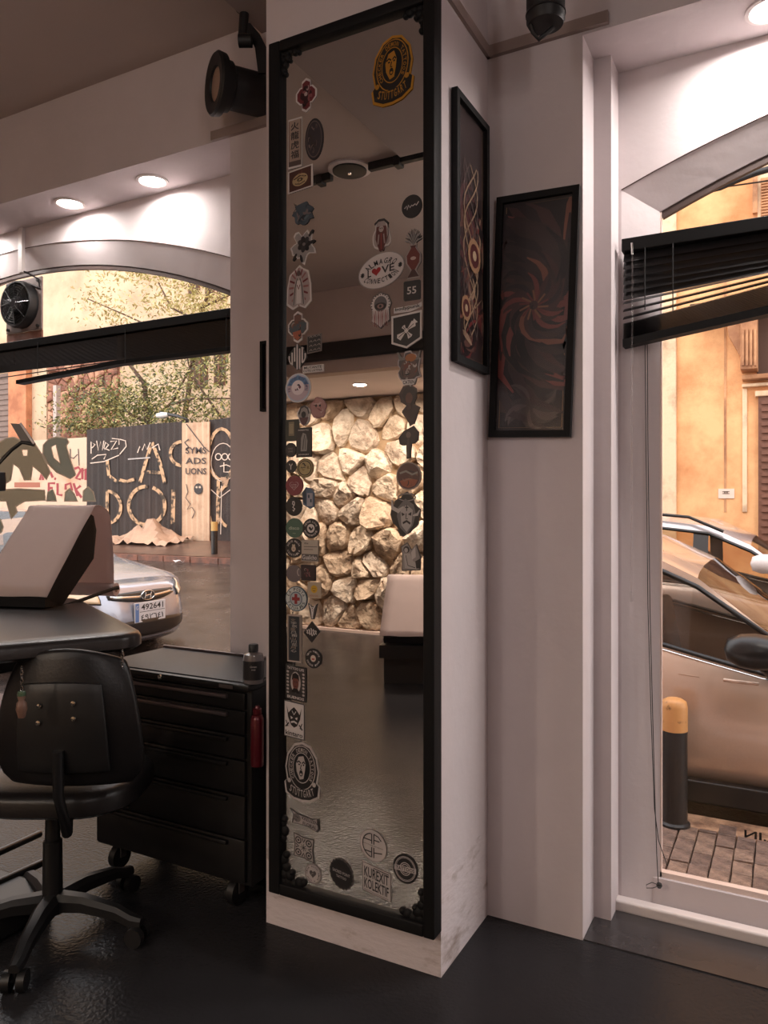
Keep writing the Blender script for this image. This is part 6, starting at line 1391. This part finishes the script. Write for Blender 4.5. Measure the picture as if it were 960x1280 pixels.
graf(p1, FYF-.016, g1); graf(p2, FYF-.016, g2); graf(p3, FYF-.016, g3); graf(p4, FYF-.076, g4); graf(p5, FYF-.016, g5)
# pale wall with red letters left of the fence
a, b = onY(-140, 548, FYF), onY(108.4, 548, FYF); zb_ = .6
mb = MB(); mb.box((a.x, FYF, zb_), (b.x, FYF+.25, onY(100, 547, FYF).z)); wl = one('street_wall', mb, mat('pale_pink_wall', (206, 176, 152), .8, col2=(186, 138, 106), vscale=.8, vlo=.3, vhi=.5), 'low pale plastered wall with dark H and red lettering left of the dark fence', 'wall')
def gw(f):
    RDX = '8e2c34'; f.stroke([(88, 561), (88, 578)], 1.2, '3a3030', 2); f.stroke([(87, 571), (92, 573), (97, 568)], 1.2, '3a3030', 2); f.stroke([(98, 561), (99, 582)], 1.2, '3a3030', 2)
    for x, pts in ((0, [(61, 617), (61, 604), (69, 604)]), (0, [(61, 610), (66, 610)]), (0, [(72, 604), (72, 618), (78, 619)]), (0, [(82, 612), (82, 606), (88, 604), (90, 612), (86, 619), (82, 614)]), (0, [(92, 604), (97, 620)]), (0, [(101, 607), (95, 612), (102, 622)]),
                   (0, [(93, 586), (98, 584), (101, 588), (95, 598), (101, 599)]), (0, [(103, 585), (103, 599)]), (0, [(103, 590), (107, 586), (107, 600)]), (0, [(63, 590), (66, 597)]), (0, [(68, 598), (70, 599)]), (0, [(50, 600), (52, 590), (54, 600)])):
        f.stroke(pts, 3.0, RDX, 1)
    f.rect(18, 603, 50, 609, '9a5a44', 1)
mb = MB(); f = Flat(); gw(f); f.into(mb, fpx(FYF-.002), grm); g_ = mb.build('red_lettering', None, None); g_.parent = wl; g_.matrix_parent_inverse = Matrix.Translation(-wl.location)
# tarpaulin heap
rnd = random.Random(8); tp = onY(186, 668, 11.5)
mb = MB(); rows = []
for i in range(13):
    row_ = []
    for j in range(17):
        u = j/16*2-1; v = i/12*2-1; h = max(0, 1-(abs(u)**1.6))*max(0, 1-v*v)*.27*(1+.5*math.sin(u*5+1)+.3*math.sin(v*6+u*9))+rnd.uniform(0, .11)
        xx = tp.x+u*.9; yy = 11.45+v*.42; row_.append(Vector((xx, yy, kz(xx, yy)+.0+h)))
    rows.append(row_)
mb.grid(rows); one('tarpaulin', mb, mat('tan_tarpaulin', (186, 148, 120), .6, var=.3, vscale=3), 'crumpled tan tarpaulin heap on the far sidewalk before the fence', 'tarpaulin', smooth=25)
# street post and litter
pp_ = onY(268, 690, 10.4); e = empty('street_post', (pp_.x, 10.4, kz(pp_.x, 10.4)), 'short black post with a yellow band on the far kerb', 'post')
zt_ = onY(268, 655, 10.4).z; z0_ = kz(pp_.x, 10.4)
mb = MB(); mb.cyl((pp_.x, 10.4, z0_), (pp_.x, 10.4, zt_-.12), .055, seg=14); mb.build('shaft', M_rubber, e, smooth=40)
mb = MB(); mb.cyl((pp_.x, 10.4, zt_-.12), (pp_.x, 10.4, zt_+.04), .06, seg=14); mb.build('band', ink('c09a5c'), e, smooth=40)
pl_ = onY(226, 697, 9.85); mb = MB(); mb.grid([[Vector((pl_.x+u*.09, 9.8+v*.05, road_z(pl_.x, 9.8)+.02+.05*abs(math.sin(u*3+v*2)))) for u in (-1, -.3, .4, 1)] for v in (-1, 0, 1)]); one('litter', mb, ink('c9c1bf'), 'scrap of white litter on the wet road by the far kerb', 'litter')
# street lamp arm among the leaves
e = empty('street_lamp', tuple(onY(234, 545, 12.4)), 'small white street lamp on a dark pole between the leaves above the fence', 'street lamp')
pz = onY(234, 520, 12.4); mb = MB(); mb.tube([Vector((pz.x, 12.4, .8)), onY(234, 524, 12.4), onY(222, 520, 12.4), onY(200, 516, 12.4)], .035, 8); mb.build('pole', M_rubber, e, smooth=60)
c = onY(203, 519, 12.4); mb = MB(); mb.lathe([(0, -.2), (.05, -.15), (.07, 0), (.05, .15), (0, .2)], c, (1, 0, 0), 14); mb.build('lamp_head', ink('d8d4d0'), e, smooth=60)
# ------------------------------------------------------------------ trees
M_leaf = [mat('leaf_%d' % i, c, .6, sheen=.0) for i, c in enumerate([(168, 158, 100), (122, 124, 70), (72, 80, 50), (190, 174, 118)])]
M_bark = mat('bark', (92, 70, 58), .9, var=.3, vscale=8)
def tree(label, Y, clusters, branches, cols, seed, lsize=.13):
    rnd = random.Random(seed); b0 = onY(*branches[0][0], Y)
    e = empty('tree', (b0.x, Y, road_z(b0.x, 10)), label, 'tree')
    mb = MB()
    for k, br in enumerate(branches):
        pts = [onY(x, y, Y)+Vector((0, rnd.uniform(-.25, .25) if i else 0, 0)) for i, (x, y) in enumerate(br)]
        if k == 0: pts = [Vector((pts[0].x+.1, Y, road_z(b0.x, 10)-.1))]+pts
        n = len(pts); mb.tube(pts, [(.09 if k == 0 else .035)*(1-.7*i/n) for i in range(n)], 6)
    mb.build('trunk_and_branches', M_bark, e, smooth=60)
    for mi_, m_ in enumerate(cols):
        mb = MB()
        for (x, y, rx, ry, n) in clusters:
            for _ in range(int(1.9*n)//len(cols)):
                a = rnd.gauss(0, .45); b = rnd.gauss(0, .45)
                c = onY(x+a*rx, y+b*ry, Y)+Vector((0, max(-.8, rnd.gauss(0, .35)), 0)); s_ = lsize*rnd.uniform(.6, 1.3)
                q = Euler((rnd.uniform(-1.2, 1.2), rnd.uniform(-1, 1), rnd.uniform(0, 6.28))).to_matrix(); nb = len(mb.v)
                for v in ((-1, 0, 0), (-.3, .32, .05), (.5, .26, .04), (1, 0, -.05), (.5, -.26, .04), (-.3, -.32, .05)): mb.v.append(c+q @ (Vector(v)*s_))
                mb.f.append([nb, nb+1, nb+2, nb+3]); mb.f.append([nb, nb+3, nb+4, nb+5]); mb.mi += [0, 0]
        mb.build('leaves', m_, e, kind='stuff')
tree('leafy green tree with dense low foliage just behind the dark fence', 13.5,
     [(140, 515, 60, 26, 900), (120, 500, 50, 30, 500), (180, 495, 60, 36, 800), (205, 520, 50, 22, 500), (95, 532, 40, 14, 260), (160, 535, 90, 10, 400), (225, 465, 50, 38, 420), (255, 500, 50, 34, 320), (275, 455, 34, 40, 320), (275, 520, 30, 20, 160)],
     [[(190, 560), (188, 520), (180, 480), (160, 450)], [(188, 530), (215, 500), (240, 450), (262, 425)], [(215, 505), (250, 500), (292, 497)], [(188, 530), (140, 505), (110, 490)], [(240, 455), (225, 430), (205, 425)], [(300, 560), (270, 520), (240, 470), (225, 420)]], [M_leaf[1], M_leaf[2], M_leaf[0]], 3, .052)
tree('pale yellow green thin tree seen above the blind in the left window', 15.0,
     [(125, 378, 34, 30, 130), (145, 395, 30, 20, 110), (205, 382, 40, 20, 200), (245, 378, 44, 24, 300), (275, 385, 34, 28, 240), (190, 345, 40, 14, 150), (235, 350, 50, 14, 150), (150, 345, 40, 12, 90), (240, 415, 60, 20, 150)],
     [[(225, 560), (235, 480), (240, 430), (250, 380), (262, 340)], [(240, 430), (190, 410), (150, 392), (118, 376)], [(245, 400), (215, 385), (190, 350)], [(250, 385), (280, 370), (300, 355)]], [M_leaf[0], M_leaf[3]], 5, .06)

# ------------------------------------------------------------------ orange building outside the right window
M_or = mat('orange_plaster', (232, 178, 126), .85, col2=(194, 128, 80), vscale=1.4, vlo=.33, vhi=.58, bump=.35, bscale=5, vdetail=10)
M_or2 = mat('pale_quoin_plaster', (224, 194, 160), .85, col2=(150, 116, 92), vscale=3, vlo=.25, vhi=.5, bump=.3, bscale=10)
M_or3 = mat('carved_orange_stone', (208, 156, 112), .85, col2=(150, 104, 74), vscale=3, bump=.4, bscale=12)
M_moss = mat('dark_ledge_stone', (92, 70, 52), .9, col2=(58, 46, 38), vscale=5, bump=.4)
YR = 9.0; e = empty('building', (-.7, YR, -.2), 'orange plastered old building with a carved corbel outside the right window', 'building')
mb = MB(); mb.box((-6.5, YR, -.4), (7, YR+4, 12)); mb.build('wall', M_or, e)
def B(px0, py0, px1, py1, front, nm, m, par=e, bev=.0): return R(px0, py0, px1, py1, YR, front, 0, nm, m, par, bev)
B(826, 60, 846, 700, .05, 'quoin_strip', M_or2, bev=.012)
B(941, 60, 947, 268, .06, 'upright_moulding', M_or3); B(947, 60, 1060, 268, .03, 'pier', M_or2)
lv = B(951, 222, 985, 272, .05, 'louvre', M_or3)
for k in range(13):
    y = 225+k*3.6; B(952, y, 984, y+1.6, .075, 'louvre_slat', M_or3, lv)
B(866, 376, 1080, 383, .30, 'balcony_edge', M_moss, bev=.01)
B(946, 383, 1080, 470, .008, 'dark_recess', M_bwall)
cb_ = B(927, 392, 948, 466, .26, 'corbel', M_or3, bev=.01)
for k in range(4): B(929+k*5, 418, 931.6+k*5, 462, .285, 'corbel_flute', M_or3, cb_)
mb = MB(); a = [onY(x, y, YR) for x, y in ((905, 386), (928, 386), (928, 452), (922, 440), (913, 425), (909, 405))]; n = len(a)
mb.v = [Vector((p.x, YR-.22, p.z)) for p in a]+[Vector((p.x, YR, p.z)) for p in a]; mb.f = [list(range(n)), list(range(n, 2*n))[::-1]]+[[i, (i+1) % n, n+(i+1) % n, n+i] for i in range(n)]; mb.mi = [0]*len(mb.f); mb.build('corbel_scroll', M_or3, e)
B(903, 382, 952, 391, .34, 'corbel_cap', M_moss, bev=.015)
c = onY(907, 386, YR-.3); mb = MB(); rnd = random.Random(2)
for _ in range(60):
    q = c+Vector((rnd.gauss(0, .05), rnd.gauss(0, .04), rnd.gauss(.02, .035))); s_ = .02; nb = len(mb.v); mb.v += [q, q+Vector((s_, rnd.uniform(-s_, s_), s_)), q+Vector((rnd.uniform(-s_, s_), 0, s_*1.6))]; mb.f.append([nb, nb+1, nb+2]); mb.mi.append(0)
mb.build('moss_tuft', M_leaf[1], e, kind='stuff')
B(928, 466, 1080, 472, .16, 'sill_band', M_or3, bev=.01); B(928, 476, 1080, 480, .08, 'sill_band', M_or2, bev=.005)
B(905, 300, 908, 640, .006, 'thin_pipe', M_or3)
dr = B(948, 495, 1000, 700, .05, 'shuttered_door', mat('brown_shutter_wood', (118, 76, 58), .6, var=.3, vscale=6))
for k in range(22): B(952, 500+k*9, 998, 505+k*9, .075, 'shutter_slat', MATS['brown_shutter_wood'], dr)
B(944, 488, 1004, 495, .08, 'door_lintel', M_or2, bev=.01); B(928, 486, 934, 640, .02, 'panel_edge', M_or2, bev=.004)
nt_ = B(898, 611, 918, 623, .012, 'notice_plate', ink('d8c4b4'))
f = Flat(); f.stroke([(903, 614.5), (912, 614.5)], .8, '6a5448', 1); f.stroke([(903, 617), (912, 617)], .8, '6a5448', 1); f.text('III', 907.5, 615.5, 5, -3, '5a4438', 1)
mb = MB(); f.into(mb, fpx(YR-.0125), ink); mb.build('notice_lettering', None, nt_)
mb = MB(); mb.tube([onY(x, y, YR-.5) for x, y in ((850, 243), (880, 241), (900, 236), (925, 224), (945, 216), (970, 209), (1020, 200))], [.012, .015, .02, .03, .035, .035, .035], 8)
mb.tube([onY(x, y, YR-.48) for x, y in ((850, 236), (890, 236), (925, 231), (960, 226), (1020, 222))], .008, 6)
one('street_cable', mb, M_rubber, 'thick dark cable slung across the orange building under the window arch', 'cable', smooth=60)
# neighbours that close the street off from a side step
mb = MB(); mb.box((-4.4, 12.6, -.4), (-4.0, 17, 4)); mb.build('wall_yard', M_cream, kind='structure')
